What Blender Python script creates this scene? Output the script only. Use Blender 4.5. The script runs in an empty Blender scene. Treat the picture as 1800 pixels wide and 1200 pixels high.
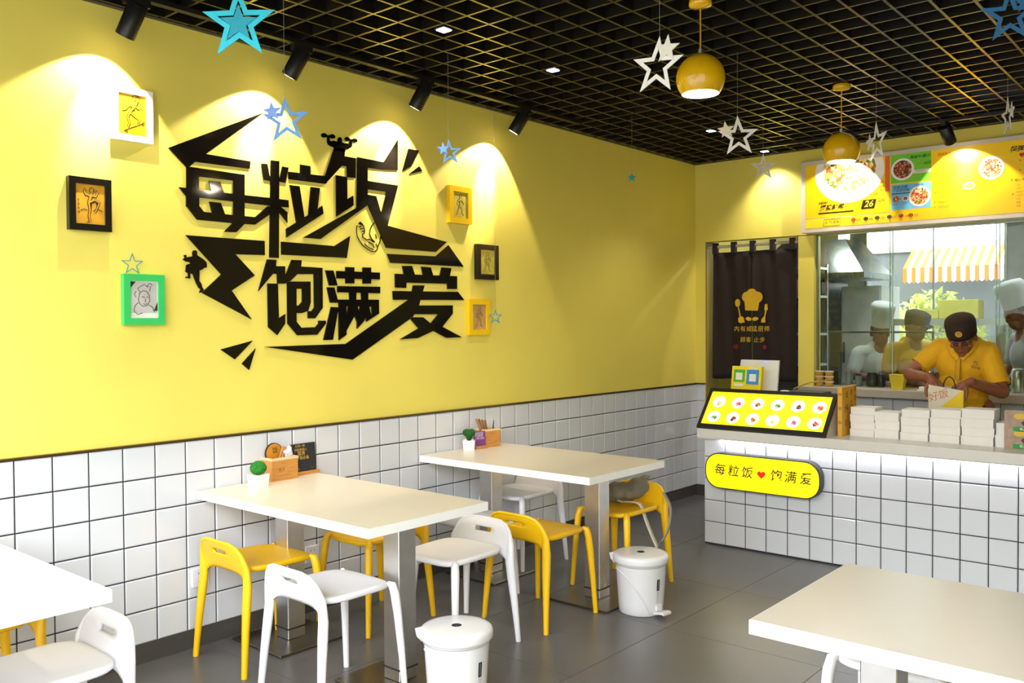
import bpy, bmesh, math, random
from mathutils import Vector, Matrix
from mathutils.geometry import tessellate_polygon

random.seed(7)
SC = bpy.context.scene
COL = SC.collection
PI = math.pi

# ------------------------------------------------------------------ camera
cam_data = bpy.data.cameras.new('camera')
cam_data.sensor_fit = 'HORIZONTAL'
cam_data.sensor_width = 36.0
cam_data.lens = 36.0 * 1551.52 / 1800.0
cam_data.clip_start = 0.05
cam_data.clip_end = 200
cam = bpy.data.objects.new('camera', cam_data)
COL.objects.link(cam)
F = Vector((-0.65040411, 0.75933677, -0.01954875))
R = Vector((0.75954388, 0.65042913, -0.00591883))
U = Vector((-0.00822069, 0.01869777, 0.99979139))
M = Matrix((R, U, -F)).transposed().to_4x4()
M.translation = Vector((3.88924, -1.40032, 1.53267))
cam.matrix_world = M
SC.camera = cam

# ------------------------------------------------------------------ sky / exposure
world = bpy.data.worlds.new('sky')
SC.world = world
world.use_nodes = True
wn = world.node_tree.nodes
bg = wn['Background']
bg.inputs['Color'].default_value = (0.90, 0.95, 1.0, 1)      # even bright overcast sky
bg.inputs['Strength'].default_value = 10.0
SC.view_settings.view_transform = 'Standard'
SC.view_settings.look = 'None'
SC.view_settings.gamma = 1.0
SC.view_settings.use_curve_mapping = False
SC.view_settings.exposure = 0.18

def portal(name, loc, rot, sx, sy):
    # sky portal in an opening: only steers sampling of the sky, gives no light of its own
    d = bpy.data.lights.new(name, 'AREA'); d.shape = 'RECTANGLE'; d.size = sx; d.size_y = sy
    d.cycles.is_portal = True
    o = bpy.data.objects.new(name, d); o.location = loc; o.rotation_euler = rot; COL.objects.link(o)
portal('shopfront_portal', (2.75, -1.24, 1.45), (PI / 2, 0, 0), 5.5, 2.85)
portal('kitchen_portal', (1.35, 8.22, 1.75), (-PI / 2, 0, 0), 1.5, 1.7)

# ------------------------------------------------------------------ materials
def lin(h):
    h = h.lstrip('#'); v = [int(h[i:i + 2], 16) / 255 for i in (0, 2, 4)]
    return tuple(c / 12.92 if c <= 0.04045 else ((c + 0.055) / 1.055) ** 2.4 for c in v)

MATS = {}
def mat(name, col, rough=0.5, metal=0.0, emit=0.0, var=0.04, scale=12.0, bump=0.0, coat=0.0, spec=None, emit_col=None, alpha=None):
    """principled surface whose base colour carries a faint procedural mottling"""
    if name in MATS: return MATS[name]
    c = lin(col) if isinstance(col, str) else col
    m = bpy.data.materials.new(name); m.use_nodes = True
    nt = m.node_tree; n = nt.nodes; L = nt.links
    p = n['Principled BSDF']
    tc = n.new('ShaderNodeTexCoord'); nz = n.new('ShaderNodeTexNoise'); nz.inputs['Scale'].default_value = scale
    nz.inputs['Detail'].default_value = 4
    L.new(tc.outputs['Object'], nz.inputs['Vector'])
    rp = n.new('ShaderNodeValToRGB')
    rp.color_ramp.elements[0].position = 0.3; rp.color_ramp.elements[1].position = 0.7
    rp.color_ramp.elements[0].color = tuple(max(0, x * (1 - var)) for x in c) + (1,)
    rp.color_ramp.elements[1].color = tuple(min(1, x * (1 + var)) for x in c) + (1,)
    L.new(nz.outputs['Fac'], rp.inputs['Fac']); L.new(rp.outputs['Color'], p.inputs['Base Color'])
    p.inputs['Roughness'].default_value = rough; p.inputs['Metallic'].default_value = metal
    if spec is not None: p.inputs['Specular IOR Level'].default_value = spec
    if coat: p.inputs['Coat Weight'].default_value = coat; p.inputs['Coat Roughness'].default_value = 0.08
    if emit:
        p.inputs['Emission Color'].default_value = (lin(emit_col) if emit_col else c) + (1,)
        p.inputs['Emission Strength'].default_value = emit
    if bump:
        b = n.new('ShaderNodeBump'); b.inputs['Strength'].default_value = bump; b.inputs['Distance'].default_value = 0.002
        n2 = n.new('ShaderNodeTexNoise'); n2.inputs['Scale'].default_value = scale * 8
        L.new(tc.outputs['Object'], n2.inputs['Vector']); L.new(n2.outputs['Fac'], b.inputs['Height']); L.new(b.outputs['Normal'], p.inputs['Normal'])
    MATS[name] = m
    return m

def wood(name, a, b, scale=(3, 30, 30), rough=0.45):
    m = bpy.data.materials.new(name); m.use_nodes = True
    nt = m.node_tree; n = nt.nodes; L = nt.links; p = n['Principled BSDF']
    tc = n.new('ShaderNodeTexCoord'); mp = n.new('ShaderNodeMapping'); mp.inputs['Scale'].default_value = scale
    nz = n.new('ShaderNodeTexNoise'); nz.inputs['Scale'].default_value = 4; nz.inputs['Detail'].default_value = 6
    rp = n.new('ShaderNodeValToRGB'); rp.color_ramp.elements[0].position = 0.3; rp.color_ramp.elements[1].position = 0.72
    rp.color_ramp.elements[0].color = lin(a) + (1,); rp.color_ramp.elements[1].color = lin(b) + (1,)
    L.new(tc.outputs['Object'], mp.inputs['Vector']); L.new(mp.outputs['Vector'], nz.inputs['Vector'])
    L.new(nz.outputs['Fac'], rp.inputs['Fac']); L.new(rp.outputs['Color'], p.inputs['Base Color'])
    p.inputs['Roughness'].default_value = rough
    return m

def food(name, cols, scale=60.0, emit=0.0):
    m = bpy.data.materials.new(name); m.use_nodes = True
    nt = m.node_tree; n = nt.nodes; L = nt.links; p = n['Principled BSDF']
    tc = n.new('ShaderNodeTexCoord'); vo = n.new('ShaderNodeTexVoronoi'); vo.inputs['Scale'].default_value = scale
    sep = n.new('ShaderNodeSeparateColor')
    rp = n.new('ShaderNodeValToRGB'); rp.color_ramp.interpolation = 'CONSTANT'
    e = rp.color_ramp.elements
    while len(e) < len(cols): e.new(0.5)
    for i, c in enumerate(cols): e[i].position = i / len(cols); e[i].color = lin(c) + (1,)
    L.new(tc.outputs['Object'], vo.inputs['Vector']); L.new(vo.outputs['Color'], sep.inputs['Color'])
    L.new(sep.outputs['Red'], rp.inputs['Fac']); L.new(rp.outputs['Color'], p.inputs['Base Color'])
    p.inputs['Roughness'].default_value = 0.5
    if emit:
        L.new(rp.outputs['Color'], p.inputs['Emission Color']); p.inputs['Emission Strength'].default_value = emit
    return m

def brushed(name, col, rough=0.28):
    m = mat(name, col, rough, 1.0, var=0.06)
    nt = m.node_tree; n = nt.nodes; L = nt.links; p = n['Principled BSDF']
    tc = n.new('ShaderNodeTexCoord'); mp = n.new('ShaderNodeMapping'); mp.inputs['Scale'].default_value = (300, 300, 3)
    nz = n.new('ShaderNodeTexNoise'); nz.inputs['Scale'].default_value = 2
    mr = n.new('ShaderNodeMapRange'); mr.inputs['To Min'].default_value = rough - 0.08; mr.inputs['To Max'].default_value = rough + 0.12
    L.new(tc.outputs['Object'], mp.inputs['Vector']); L.new(mp.outputs['Vector'], nz.inputs['Vector'])
    L.new(nz.outputs['Fac'], mr.inputs['Value']); L.new(mr.outputs['Result'], p.inputs['Roughness'])
    return m

WALL = mat('yellow_paint', '#E8D863', 0.55, var=0.02, scale=3, bump=0.05)
BLACKW = mat('plenum_black', '#0B0B0C', 0.9, var=0.2)
TILE = mat('glazed_white_tile', '#D6D8DD', 0.12, var=0.012, scale=4, spec=0.5)
GROUT = mat('dark_grout', '#191B28', 0.8, var=0.1)
TRIM = mat('brown_metal_trim', '#5A4526', 0.3, 0.6)
BASEB = mat('dark_grey_skirting', '#4A4643', 0.35, var=0.1, scale=6)
FLOORT = mat('dark_grey_floor_tile', '#5C5A59', 0.3, var=0.10, scale=2.5, bump=0.05)
FJOINT = mat('floor_joint', '#525150', 0.8)
GRID = mat('black_grid_metal', '#17140F', 0.32, 0.0, var=0.1)
BLACK = mat('satin_black', '#131212', 0.4, var=0.1)
ACRYL = mat('gloss_black_acrylic', '#120F0C', 0.06, var=0.05)
WHITE = mat('white_laminate', '#D1C8BA', 0.3, var=0.01)
WEDGE = mat('white_edge_band', '#F6F6F4', 0.3, var=0.01)
PLW = mat('white_plastic', '#E9E7EA', 0.32, var=0.01)
PLY = mat('yellow_plastic', '#F2BC04', 0.42, var=0.02)
STEEL = brushed('brushed_steel', '#D9D6D2', .3)
STEELP = brushed('steel_base_plate', '#7B756C', 0.3)
BIN = mat('bin_grey_white_plastic', '#DCDAD9', 0.22, var=0.01)
DGREY = mat('dark_hole', '#1B1A1A', 0.7)
BAMBOO = wood('bamboo', '#B9792E', '#D59A50', (4, 4, 40))
BAMBOOL = wood('bamboo_light', '#D9B183', '#EBCFA6', (4, 4, 40))
GREEN = mat('artificial_moss', '#1F7A1C', 0.85, var=0.4, scale=90, bump=1.0)
GREEND = mat('dark_artificial_moss', '#195A1A', 0.85, var=0.4, scale=90, bump=1.0)
COUNTER = mat('counter_stone', '#D8D4CE', 0.3, var=0.02)
SILLM = mat('sill_stone', '#B5ADA0', 0.4, var=0.04)

# ------------------------------------------------------------------ mesh helpers
class MB:
    """collects simple solids and links them as ONE mesh object"""
    def __init__(s): s.v = []; s.f = []; s.sm = []
    def add(s, vs, fs, smooth=False):
        o = len(s.v); s.v += [tuple(v) for v in vs]
        s.f += [tuple(i + o for i in f) for f in fs]; s.sm += [smooth] * len(fs)
        return s
    def box(s, x0, x1, y0, y1, z0, z1):
        return s.add([(x0, y0, z0), (x1, y0, z0), (x1, y1, z0), (x0, y1, z0), (x0, y0, z1), (x1, y0, z1), (x1, y1, z1), (x0, y1, z1)],
                     [(3, 2, 1, 0), (4, 5, 6, 7), (0, 1, 5, 4), (1, 2, 6, 5), (2, 3, 7, 6), (3, 0, 4, 7)])
    def tube(s, pts, rad, n=10, cap=True, smooth=True, up=None):
        pts = [Vector(p) for p in pts]
        if not isinstance(rad, (list, tuple)): rad = [rad] * len(pts)
        vs = []; fs = []
        prev = None
        for i, p in enumerate(pts):
            t = (pts[min(i + 1, len(pts) - 1)] - pts[max(i - 1, 0)]).normalized()
            if prev is None:
                a = Vector(up) if up else (Vector((1, 0, 0)) if abs(t.x) < 0.9 else Vector((0, 1, 0)))
            else: a = prev
            a = (a - t * a.dot(t)).normalized(); prev = a; b = t.cross(a)
            r = rad[i]; ra, rb = r if isinstance(r, tuple) else (r, r)
            for k in range(n):
                g = 2 * PI * k / n
                vs.append(p + a * (ra * math.cos(g)) + b * (rb * math.sin(g)))
        for i in range(len(pts) - 1):
            for k in range(n):
                fs.append((i * n + k, i * n + (k + 1) % n, (i + 1) * n + (k + 1) % n, (i + 1) * n + k))
        s.add(vs, fs, smooth)
        if cap:
            m = len(pts) - 1
            s.add([vs[k] for k in range(n)], [tuple(reversed(range(n)))]); s.add([vs[m * n + k] for k in range(n)], [tuple(range(n))])
        return s
    def lathe(s, prof, n=32, c=(0, 0, 0), smooth=True, capb=False, capt=False):
        vs = []; fs = []
        for r, z in prof:
            for k in range(n):
                g = 2 * PI * k / n; vs.append((c[0] + r * math.cos(g), c[1] + r * math.sin(g), c[2] + z))
        for i in range(len(prof) - 1):
            for k in range(n):
                fs.append((i * n + k, i * n + (k + 1) % n, (i + 1) * n + (k + 1) % n, (i + 1) * n + k))
        s.add(vs, fs, smooth)
        if capb: s.add(vs[:n], [tuple(reversed(range(n)))])
        if capt: s.add(vs[-n:], [tuple(range(n))])
        return s
    def prism(s, outer, to3, depth_vec, holes=None):
        """fill a 2D outline (with holes) and extrude it; to3 maps (a,b)->3D"""
        loops = [outer] + (holes or [])
        flat = [p for l in loops for p in l]
        tris = tessellate_polygon([[Vector((p[0], p[1], 0)) for p in l] for l in loops])
        d = Vector(depth_vec); n = len(flat)
        A = [Vector(to3(p)) for p in flat]; B = [a + d for a in A]
        fs = []
        for t in tris:
            a, b, c = t
            nrm = (A[b] - A[a]).cross(A[c] - A[a])
            if nrm.dot(d) > 0: a, c = c, a
            fs.append((a, b, c)); fs.append((c + n, b + n, a + n))
        o = 0
        for l in loops:
            m = len(l)
            for i in range(m):
                j = (i + 1) % m
                fs.append((o + i, o + j, o + j + n, o + i + n))
            o += m
        return s.add(A + B, fs)
    def ell(s, c, r, n=12, m=8, rot=None, smooth=True):
        c = Vector(c); vs = []; fs = []
        for i in range(m + 1):
            th = PI * i / m
            for k in range(n):
                g = 2 * PI * k / n
                v = Vector((r[0] * math.sin(th) * math.cos(g), r[1] * math.sin(th) * math.sin(g), r[2] * math.cos(th)))
                if rot: v = rot @ v
                vs.append(c + v)
        for i in range(m):
            for k in range(n):
                fs.append((i * n + k, (i + 1) * n + k, (i + 1) * n + (k + 1) % n, i * n + (k + 1) % n))
        return s.add(vs, fs, smooth)
    def mesh(s, name):
        me = bpy.data.meshes.new(name); me.from_pydata(s.v, [], s.f); me.validate(clean_customdata=False)
        if len(me.polygons) == len(s.sm): me.polygons.foreach_set('use_smooth', s.sm)
        me.update(); return me
    def build(s, name, m, parent=None, loc=None, bevel=0.0, seg=2, weld=False):
        me = s.mesh(name)
        if bevel or weld:
            bm = bmesh.new(); bm.from_mesh(me)
            bmesh.ops.remove_doubles(bm, verts=bm.verts, dist=1e-5)
            bmesh.ops.recalc_face_normals(bm, faces=bm.faces)
            if bevel:
                ed = [e for e in bm.edges if len(e.link_faces) == 2 and e.calc_face_angle(0) > 0.5]
                bmesh.ops.bevel(bm, geom=ed, offset=bevel, segments=seg, affect='EDGES', profile=0.6)
            bm.to_mesh(me); bm.free()
        return link(name, me, m, parent, loc)

def link(name, me, m, parent=None, loc=None):
    o = bpy.data.objects.new(name, me)
    if m is not None:
        me.materials.clear(); me.materials.append(m)
    COL.objects.link(o)
    if parent is not None: o.parent = parent
    if loc is not None: o.location = loc
    return o

def tag(o, label, cat, group=None, kind=None):
    o['label'] = label; o['category'] = cat
    if group: o['group'] = group
    if kind: o['kind'] = kind
    return o
def thing(name, label, cat, loc=(0, 0, 0), rz=0.0, group=None):
    o = bpy.data.objects.new(name, None); o.empty_display_size = 0.1
    COL.objects.link(o); o.location = loc; o.rotation_euler = (0, 0, rz)
    return tag(o, label, cat, group)
def struct(o): o['kind'] = 'structure'; return o
def dup(root, loc, rz, label, group=None):
    r = root.copy(); COL.objects.link(r); r.location = loc; r.rotation_euler = (0, 0, rz); r['label'] = label
    if group: r['group'] = group
    for ch in list(root.children):
        c = ch.copy(); COL.objects.link(c); c.parent = r
        for g in list(ch.children):
            d = g.copy(); COL.objects.link(d); d.parent = c
    return r

def text_mesh(body, size, shear=0.0, align='CENTER', extrude=0.0, bold=0.0, space=1.0):
    c = bpy.data.curves.new('lettering', 'FONT'); c.body = body; c.size = size; c.shear = shear
    c.align_x = align; c.align_y = 'CENTER'; c.extrude = extrude; c.offset = bold; c.resolution_u = 3; c.space_character = space
    o = bpy.data.objects.new('lettering', c); COL.objects.link(o)
    dg = bpy.context.evaluated_depsgraph_get()
    me = bpy.data.meshes.new_from_object(o.evaluated_get(dg))
    bpy.data.objects.remove(o); bpy.data.curves.remove(c)
    return me
def text(body, size, m, parent, loc, rot=(PI / 2, 0, 0), name='lettering', **k):
    me = text_mesh(body, size, **k)
    o = link(name, me, m, parent, loc); o.rotation_euler = rot
    return o

def blob(name, prims, voxel, m, parent=None, smooth=6, loc=None, factor=0.5):
    """fuse capsules and ellipsoids into one continuous skin"""
    b = MB()
    for p in prims:
        if p[0] == 'cap':
            _, a, c, r0, r1 = p; a = Vector(a); c = Vector(c); d = (c - a); L = max(d.length, 1e-4); d.normalize()
            pts = []; rr = []
            for i in range(5): g = PI / 2 * i / 4; pts.append(a - d * (r0 * math.cos(g))); rr.append(max(r0 * math.sin(g), 0.0006))
            for i in range(1, 4): pts.append(a + (c - a) * (i / 4)); rr.append(r0 + (r1 - r0) * i / 4)
            for i in range(5): g = PI / 2 * i / 4; pts.append(c + d * (r1 * math.sin(g))); rr.append(max(r1 * math.cos(g), 0.0006))
            b.tube(pts, rr, n=14)
        else:
            b.ell(p[1], p[2], 16, 12, rot=(p[3] if len(p) > 3 else None))
    me = b.mesh(name)
    o = bpy.data.objects.new('blob', me); COL.objects.link(o)
    md = o.modifiers.new('r', 'REMESH'); md.mode = 'VOXEL'; md.voxel_size = voxel; md.use_smooth_shade = True
    sm = o.modifiers.new('s', 'SMOOTH'); sm.iterations = smooth; sm.factor = factor
    dg = bpy.context.evaluated_depsgraph_get()
    out = bpy.data.meshes.new_from_object(o.evaluated_get(dg)); out.name = name
    bpy.data.objects.remove(o)
    for q in out.polygons: q.use_smooth = True
    return link(name, out, m, parent, loc)

def tile_mesh(w, h, t=0.007, ch=0.005):
    """one pillow-edged tile lying in its local x/z plane, face to -y"""
    a, b = w / 2, h / 2
    v = [(-a, 0, -b), (a, 0, -b), (a, 0, b), (-a, 0, b), (-a, -t * .5, -b), (a, -t * .5, -b), (a, -t * .5, b), (-a, -t * .5, b),
         (-a + ch, -t, -b + ch), (a - ch, -t, -b + ch), (a - ch, -t, b - ch), (-a + ch, -t, b - ch)]
    f = [(8, 9, 10, 11)]
    for i in range(4):
        j = (i + 1) % 4; f += [(i, j, 4 + j, 4 + i), (4 + i, 4 + j, 8 + j, 8 + i)]
    me = bpy.data.meshes.new('tile'); me.from_pydata(v, [], f); me.update(); me.materials.append(TILE)
    return me
def lay_tiles(parent, me, places, rot):
    for p in places:
        o = bpy.data.objects.new('tile', me); COL.objects.link(o); o.parent = parent; o.location = p
        o.rotation_euler = (rot[0] + random.uniform(-.004, .004), rot[1], rot[2] + random.uniform(-.004, .004))

# ================================================================== STRUCTURE
ZC = 2.94          # underside of the open grid ceiling
YB = 5.665         # back wall
XR = 5.6           # unseen wall on the right
YF = -1.2          # shopfront
fl = struct(MB().box(-0.05, XR, YF, 8.3, -0.06, -0.004).build('floor', FJOINT))
FT = 0.8
ftm = MB().box(-FT / 2 + .0015, FT / 2 - .0015, -FT / 2 + .0015, FT / 2 - .0015, -0.004, 0.0).mesh('floor_tile'); ftm.materials.append(FLOORT)
for i in range(7):
    for j in range(10):
        x0 = 0.0 + FT * i + FT / 2; y0 = -1.55 + FT * j + FT / 2
        if y0 + FT / 2 > 6.2: continue
        o = bpy.data.objects.new('floor_tile', ftm); COL.objects.link(o); o.parent = fl; o.location = (x0, y0, 0)
struct(MB().box(-40, 40, -60, YF, -0.12, -0.03).build('pavement', mat('street_paving', '#8D8A86', 0.8, var=0.1, scale=2)))
struct(MB().box(-40, 40, 8.3, 90, -0.12, -0.03).build('pavement_back', mat('street_paving', '#8D8A86', 0.8)))

# added unseen: a facade blocking low street sky, an eave shading the back awning
struct(MB().box(-40, 40, -16, -14, -0.05, 5.0).build('sky_block_facade', mat('sky_block_render', '#8F8B85', 0.8, var=0.15, scale=.6)))
struct(MB().box(-3, 6, 8.3, 10.6, 2.95, 3.1).build('added_shade_eave', mat('shade_eave_grey', '#9A9A98', 0.8)))
# left wall: paint above, tiles below
wl = struct(MB().box(-0.2, 0, YF, 8.3, -0.05, ZC + 0.02).build('wall_left', WALL))
ZT = 0.993         # top of the tiled dado
gb = MB().box(0.0, 0.012, YF, YB, 0.093, ZT).build('grout_bed', GROUT, wl)
tm = tile_mesh(0.1442, 0.1442)
places = []
for k in range(-8, 38):
    for j in range(6):
        yc_ = 0.15 * k + 0.075
        if yc_ + .073 > YB: continue
        places.append((0.012, yc_, ZT - 0.003 - 0.15 * j - 0.075))
lay_tiles(wl, tm, places, (0, 0, PI / 2))
lay_tiles(wl, tile_mesh(0.11, 0.1455), [(0.012, YB - 0.058, ZT - 0.003 - 0.15 * j - 0.075) for j in range(6)], (0, 0, PI / 2))
struct(MB().box(0, 0.024, YF, YB, ZT - 0.002, ZT + 0.007).build('trim_1', TRIM))
struct(MB().box(0, 0.014, YF, YB, 0.0, 0.093).build('baseboard_left', BASEB))
struct(MB().box(-0.2, 0, YF, 8.3, ZC + 0.02, 3.6).build('wall_left_upper', BLACKW))
struct(MB().box(XR, XR + 0.2, YF, 8.3, -0.05, 3.6).build('wall_right', WALL))
struct(MB().box(-0.2, XR + .2, YF - 0.25, YF, ZC - 0.05, 3.6).build('wall_front_header', BLACKW))

# back wall with the doorway, the kitchen window and the tiled half wall
wb = MB()
wb.box(-0.0, 0.099, YB, YB + 0.12, 0, ZC + .02)              # strip at the corner
wb.box(0.099, 0.955, YB, YB + 0.12, 2.25, ZC + .02)          # over the doorway
wb.box(0.955, 1.086, YB - 0.02, YB + 0.12, 0, 2.24)          # post
wb.box(0.955, XR, YB, YB + 0.12, 2.25, ZC + .02)             # over the window
wbo = struct(wb.build('wall_back', WALL))
struct(MB().box(-0.2, XR, YB, YB + .12, ZC + 0.02, 3.6).build('wall_back_upper', BLACKW))
struct(MB().box(0.099, 0.112, YB + .001, YB + .2, 0, 2.25).build('door_1_jamb', mat('jamb_paint', '#8F7C2E', 0.5)))
hw = MB().box(1.086, XR, YB - 0.02, YB + 0.12, 0.0, 0.96).build('wall_kitchen_half', GROUT); struct(hw)
places = [(1.19 + 0.1475 * i, YB - 0.02, 0.96 - 0.0 - .15 * j - .075) for i in range(26) for j in range(4)]
lay_tiles(hw, tm, places, (0, 0, 0))
lay_tiles(wbo, tile_mesh(0.092, 0.1455), [(0.05, YB, ZT - .003 - .15 * j - .075) for j in range(6)], (0, 0, 0))
struct(MB().box(0.0, 0.1, YB - .024, YB, ZT - .002, ZT + .007).build('trim_2', TRIM))
struct(MB().box(0.0, 0.099, YB - .014, YB, 0, .093).build('baseboard_back', BASEB))
sill = MB().box(1.0, XR, YB - 0.13, YB + 0.2, 0.955, 1.018).build('trim_3', SILLM, bevel=.006); struct(sill)

# glass of the kitchen window: three framed panes
gm = bpy.data.materials.new('window_glass'); gm.use_nodes = True
nt = gm.node_tree; n = nt.nodes; L = nt.links; n.remove(n['Principled BSDF'])
tr = n.new('ShaderNodeBsdfTransparent'); tr.inputs['Color'].default_value = (0.86, 0.92, 0.88, 1)
gl = n.new('ShaderNodeBsdfGlossy'); gl.inputs['Roughness'].default_value = 0.02
fr = n.new('ShaderNodeFresnel'); fr.inputs['IOR'].default_value = 1.32
nz = n.new('ShaderNodeTexNoise'); nz.inputs['Scale'].default_value = 2.5
mth = n.new('ShaderNodeMath'); mth.operation = 'MULTIPLY_ADD'; mth.inputs[1].default_value = 0.03; 
mx = n.new('ShaderNodeMixShader')
L.new(nz.outputs['Fac'], mth.inputs[0]); L.new(fr.outputs['Fac'], mth.inputs[2])
L.new(mth.outputs[0], mx.inputs['Fac']); L.new(tr.outputs[0], mx.inputs[1]); L.new(gl.outputs[0], mx.inputs[2])
L.new(mx.outputs[0], n['Material Output'].inputs['Surface'])
win = struct(MB().box(1.086, 1.10, YB + .03, YB + .06, 1.018, 2.25).box(1.086, XR, YB + .03, YB + .06, 2.235, 2.25).build('window_1', mat('steel_frame', '#8C9088', 0.3, 0.8)))
for a, b, dy in ((1.10, 1.685, 0.03), (1.66, 2.42, 0.045), (2.40, 3.3, 0.03), (3.28, 5.5, 0.045)):
    MB().box(a, b, YB + dy, YB + dy + .006, 1.018, 2.236).build('glass_pane', gm, win)
EDGE = mat('glass_edge', '#A9C4B4', 0.2)
for a, dy in ((1.685, 0.03), (1.66, 0.045), (2.42, .045), (2.40, .03)):
    MB().box(a - .0025, a + .0025, YB + dy - .001, YB + dy + .008, 1.018, 2.236).build('glass_edge', EDGE, win)

# kitchen shell behind the glass
KW = mat('kitchen_wall', '#8E908C', 0.5, var=0.08)
kb = MB()
kb.box(-0.0, 0.62, 8.2, 8.3, 0, 2.95); kb.box(1.97, XR, 8.2, 8.3, 0, 2.95); kb.box(0.62, 1.97, 8.2, 8.3, 0, 0.75); kb.box(.62, 1.97, 8.2, 8.3, 2.62, 2.95)
struct(kb.build('wall_kitchen_back', KW))
struct(MB().box(0.0, XR, YB + .12, 8.3, 2.75, 2.85).build('ceiling_kitchen', mat('kitchen_ceiling', '#9DA19C', 0.6)))
wf = MB()
for x in (0.62, 1.945, 1.30): wf.box(x, x + (.025 if x != 1.30 else .012), 8.19, 8.23, .75, 2.62)
wf.box(.62, 1.97, 8.19, 8.23, .75, .78); wf.box(.62, 1.97, 8.19, 8.23, 2.59, 2.62)
struct(wf.build('window_2', mat('steel_frame', '#8C9088')))

# ------------------------------------------------------------------ open grid ceiling
ce = struct(MB().box(-0.2, XR + .2, YF, 8.3, 3.6, 3.7).build('ceiling', BLACKW))
bx = MB().box(-0.0065, 0.0065, YF + .02, YB, ZC, ZC + 0.055).mesh('grid_blade'); bx.materials.append(GRID)
by = MB().box(0.0, XR, -0.0065, 0.0065, ZC + .0005, ZC + 0.0555).mesh('grid_blade'); by.materials.append(GRID)
for i in range(38):
    x = 0.05 + 0.15 * i
    if x > XR: break
    o = bpy.data.objects.new('grid_blade', bx); COL.objects.link(o); o.parent = ce; o.location = (x, 0, 0)
for j in range(60):
    y = -1.145 + 0.15 * j
    if y > YB - .02: break
    o = bpy.data.objects.new('grid_blade', by); COL.objects.link(o); o.parent = ce; o.location = (0, y, 0)
struct(MB().box(0, 0.03, YF, YB, ZC - .003, ZC + .002).build('trim_4', mat('grey_edge_angle', '#3A3834', 0.5)))
struct(MB().box(0, XR, YB - .03, YB, ZC - .003, ZC + .002).build('trim_5', mat('grey_edge_angle', '#3A3834', 0.5)))

# ================================================================== CEILING LIGHTS
def spot_lamp(name, loc, target, power, size, blend, parent, col=(1, .86, .62), rad=.012):
    d = bpy.data.lights.new(name, 'SPOT'); d.energy = power; d.spot_size = math.radians(size); d.spot_blend = blend
    d.color = col; d.shadow_soft_size = rad
    o = bpy.data.objects.new(name, d); COL.objects.link(o)
    v = Vector(target) - Vector(loc); o.rotation_euler = v.to_track_quat('-Z', 'Y').to_euler(); o.location = loc
    if parent: o.parent = parent; o.location = Vector(loc) - parent.location
    return o
LAMPGLOW = mat('lamp_lens', '#FFE9B8', 0.3, emit=18, emit_col='#FFE3A8')
def can_light(loc, target, label, length=.145, r=.041, power=120, wide=34, group='black track spotlights', drop=.04):
    """track spotlight: adapter, stem, tilted can with a lens in its mouth"""
    top = Vector(loc); t = thing('track_spotlight', label, 'spotlight', top, 0, group)
    MB().box(-.017, .017, -.055, .055, -.03, 0.0).build('track_adapter', BLACK, t)
    MB().tube([(0, 0, -.025), (0, 0, -drop)], .009, 10).build('stem', BLACK, t)
    d = (Vector(target) - (top + Vector((0, 0, -drop - .05)))).normalized()
    c = Vector((0, 0, -drop)); a = c - d * .02; e = a + d * length
    MB().tube([a, a + d * .001, e], [r * .92, r, r], 24).add([], []).build('can', BLACK, t)
    MB().tube([e - d * .001, e + d * .002], [r * .96, r * .96], 24).build('lens_bezel', DGREY, t)
    MB().tube([e + d * .0021, e + d * .003], [r * .72, r * .72], 20).build('lens', LAMPGLOW, t)
    lp = top + e + d * .012
    spot_lamp('spot_core', lp, target, power, 38, 1.0, t, rad=.01)
    spot_lamp('spot_spill', lp, Vector(target) + Vector((0, 0, -.02)), wide, 96, .18, t, rad=.006)
    return t
TRX = 0.24
tr_ = MB().box(TRX - .018, TRX + .018, -0.6, 3.6, ZC - .022, ZC).build('light_track', BLACK)
tag(tr_, 'long black lighting track fixed under the grid along the yellow wall', 'light track')
for i, (yc, yt, lab) in enumerate(((0.43, 0.352, 'black track spotlight nearest the shopfront, above the white picture frame'),
                        (1.27, 1.162, 'black track spotlight above the first character of the wall slogan'),
                        (2.115, 2.034, 'black track spotlight above the weightlifter of the wall slogan'),
                        (2.99, 2.882, 'black track spotlight farthest along the yellow wall, above the small yellow frame'))):
    can_light((TRX, yc, ZC - .022), (0, yt, 2.43), lab)
tb = MB().box(0.6, 3.6, 5.235, 5.265, ZC - .022, ZC).build('light_track', BLACK)
tag(tb, 'short black lighting track in front of the menu board', 'light track')
can_light((2.17, 5.25, ZC - .022), (2.21, 5.53, 2.58), 'black track spotlight in front of the right half of the menu board', group='black track spotlights', power=55, wide=26)
can_light((1.53, 5.25, ZC - .022), (1.39, 5.53, 2.56), 'black track spotlight behind the farther yellow globe lamp', power=60, wide=26)

DL = mat('downlight_glass', '#E8E0FF', 0.3, emit=6)
for i, (x, y) in enumerate(((0.88, 1.625), (0.858, 2.502), (0.774, 4.497), (0.73, 5.50))):
    t = thing('downlight', ('small square downlight in the black grid nearest the big blue star', 'small square downlight in the black grid, second along the yellow wall',
                            'small square downlight in the black grid behind the larger white star', 'small square downlight in the black grid closest to the back wall')[i], 'downlight', (x, y, ZC + .004), 0, 'square ceiling downlights')
    MB().box(-.034, .034, -.034, .034, 0.0, .05).build('housing', BLACK, t)
    MB().box(-.027, .027, -.027, .027, -.006, -.0005).build('lens', DL, t, bevel=.004)
    spot_lamp('downlight_beam', (x, y, ZC - .03), (x + (.06 if i == 3 else 0), y + (.08 if i == 3 else 0), 0 if i < 3 else 2.2), 24 if i < 3 else 30, 105, .7, t, (1, .93, .85), .03)

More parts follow.
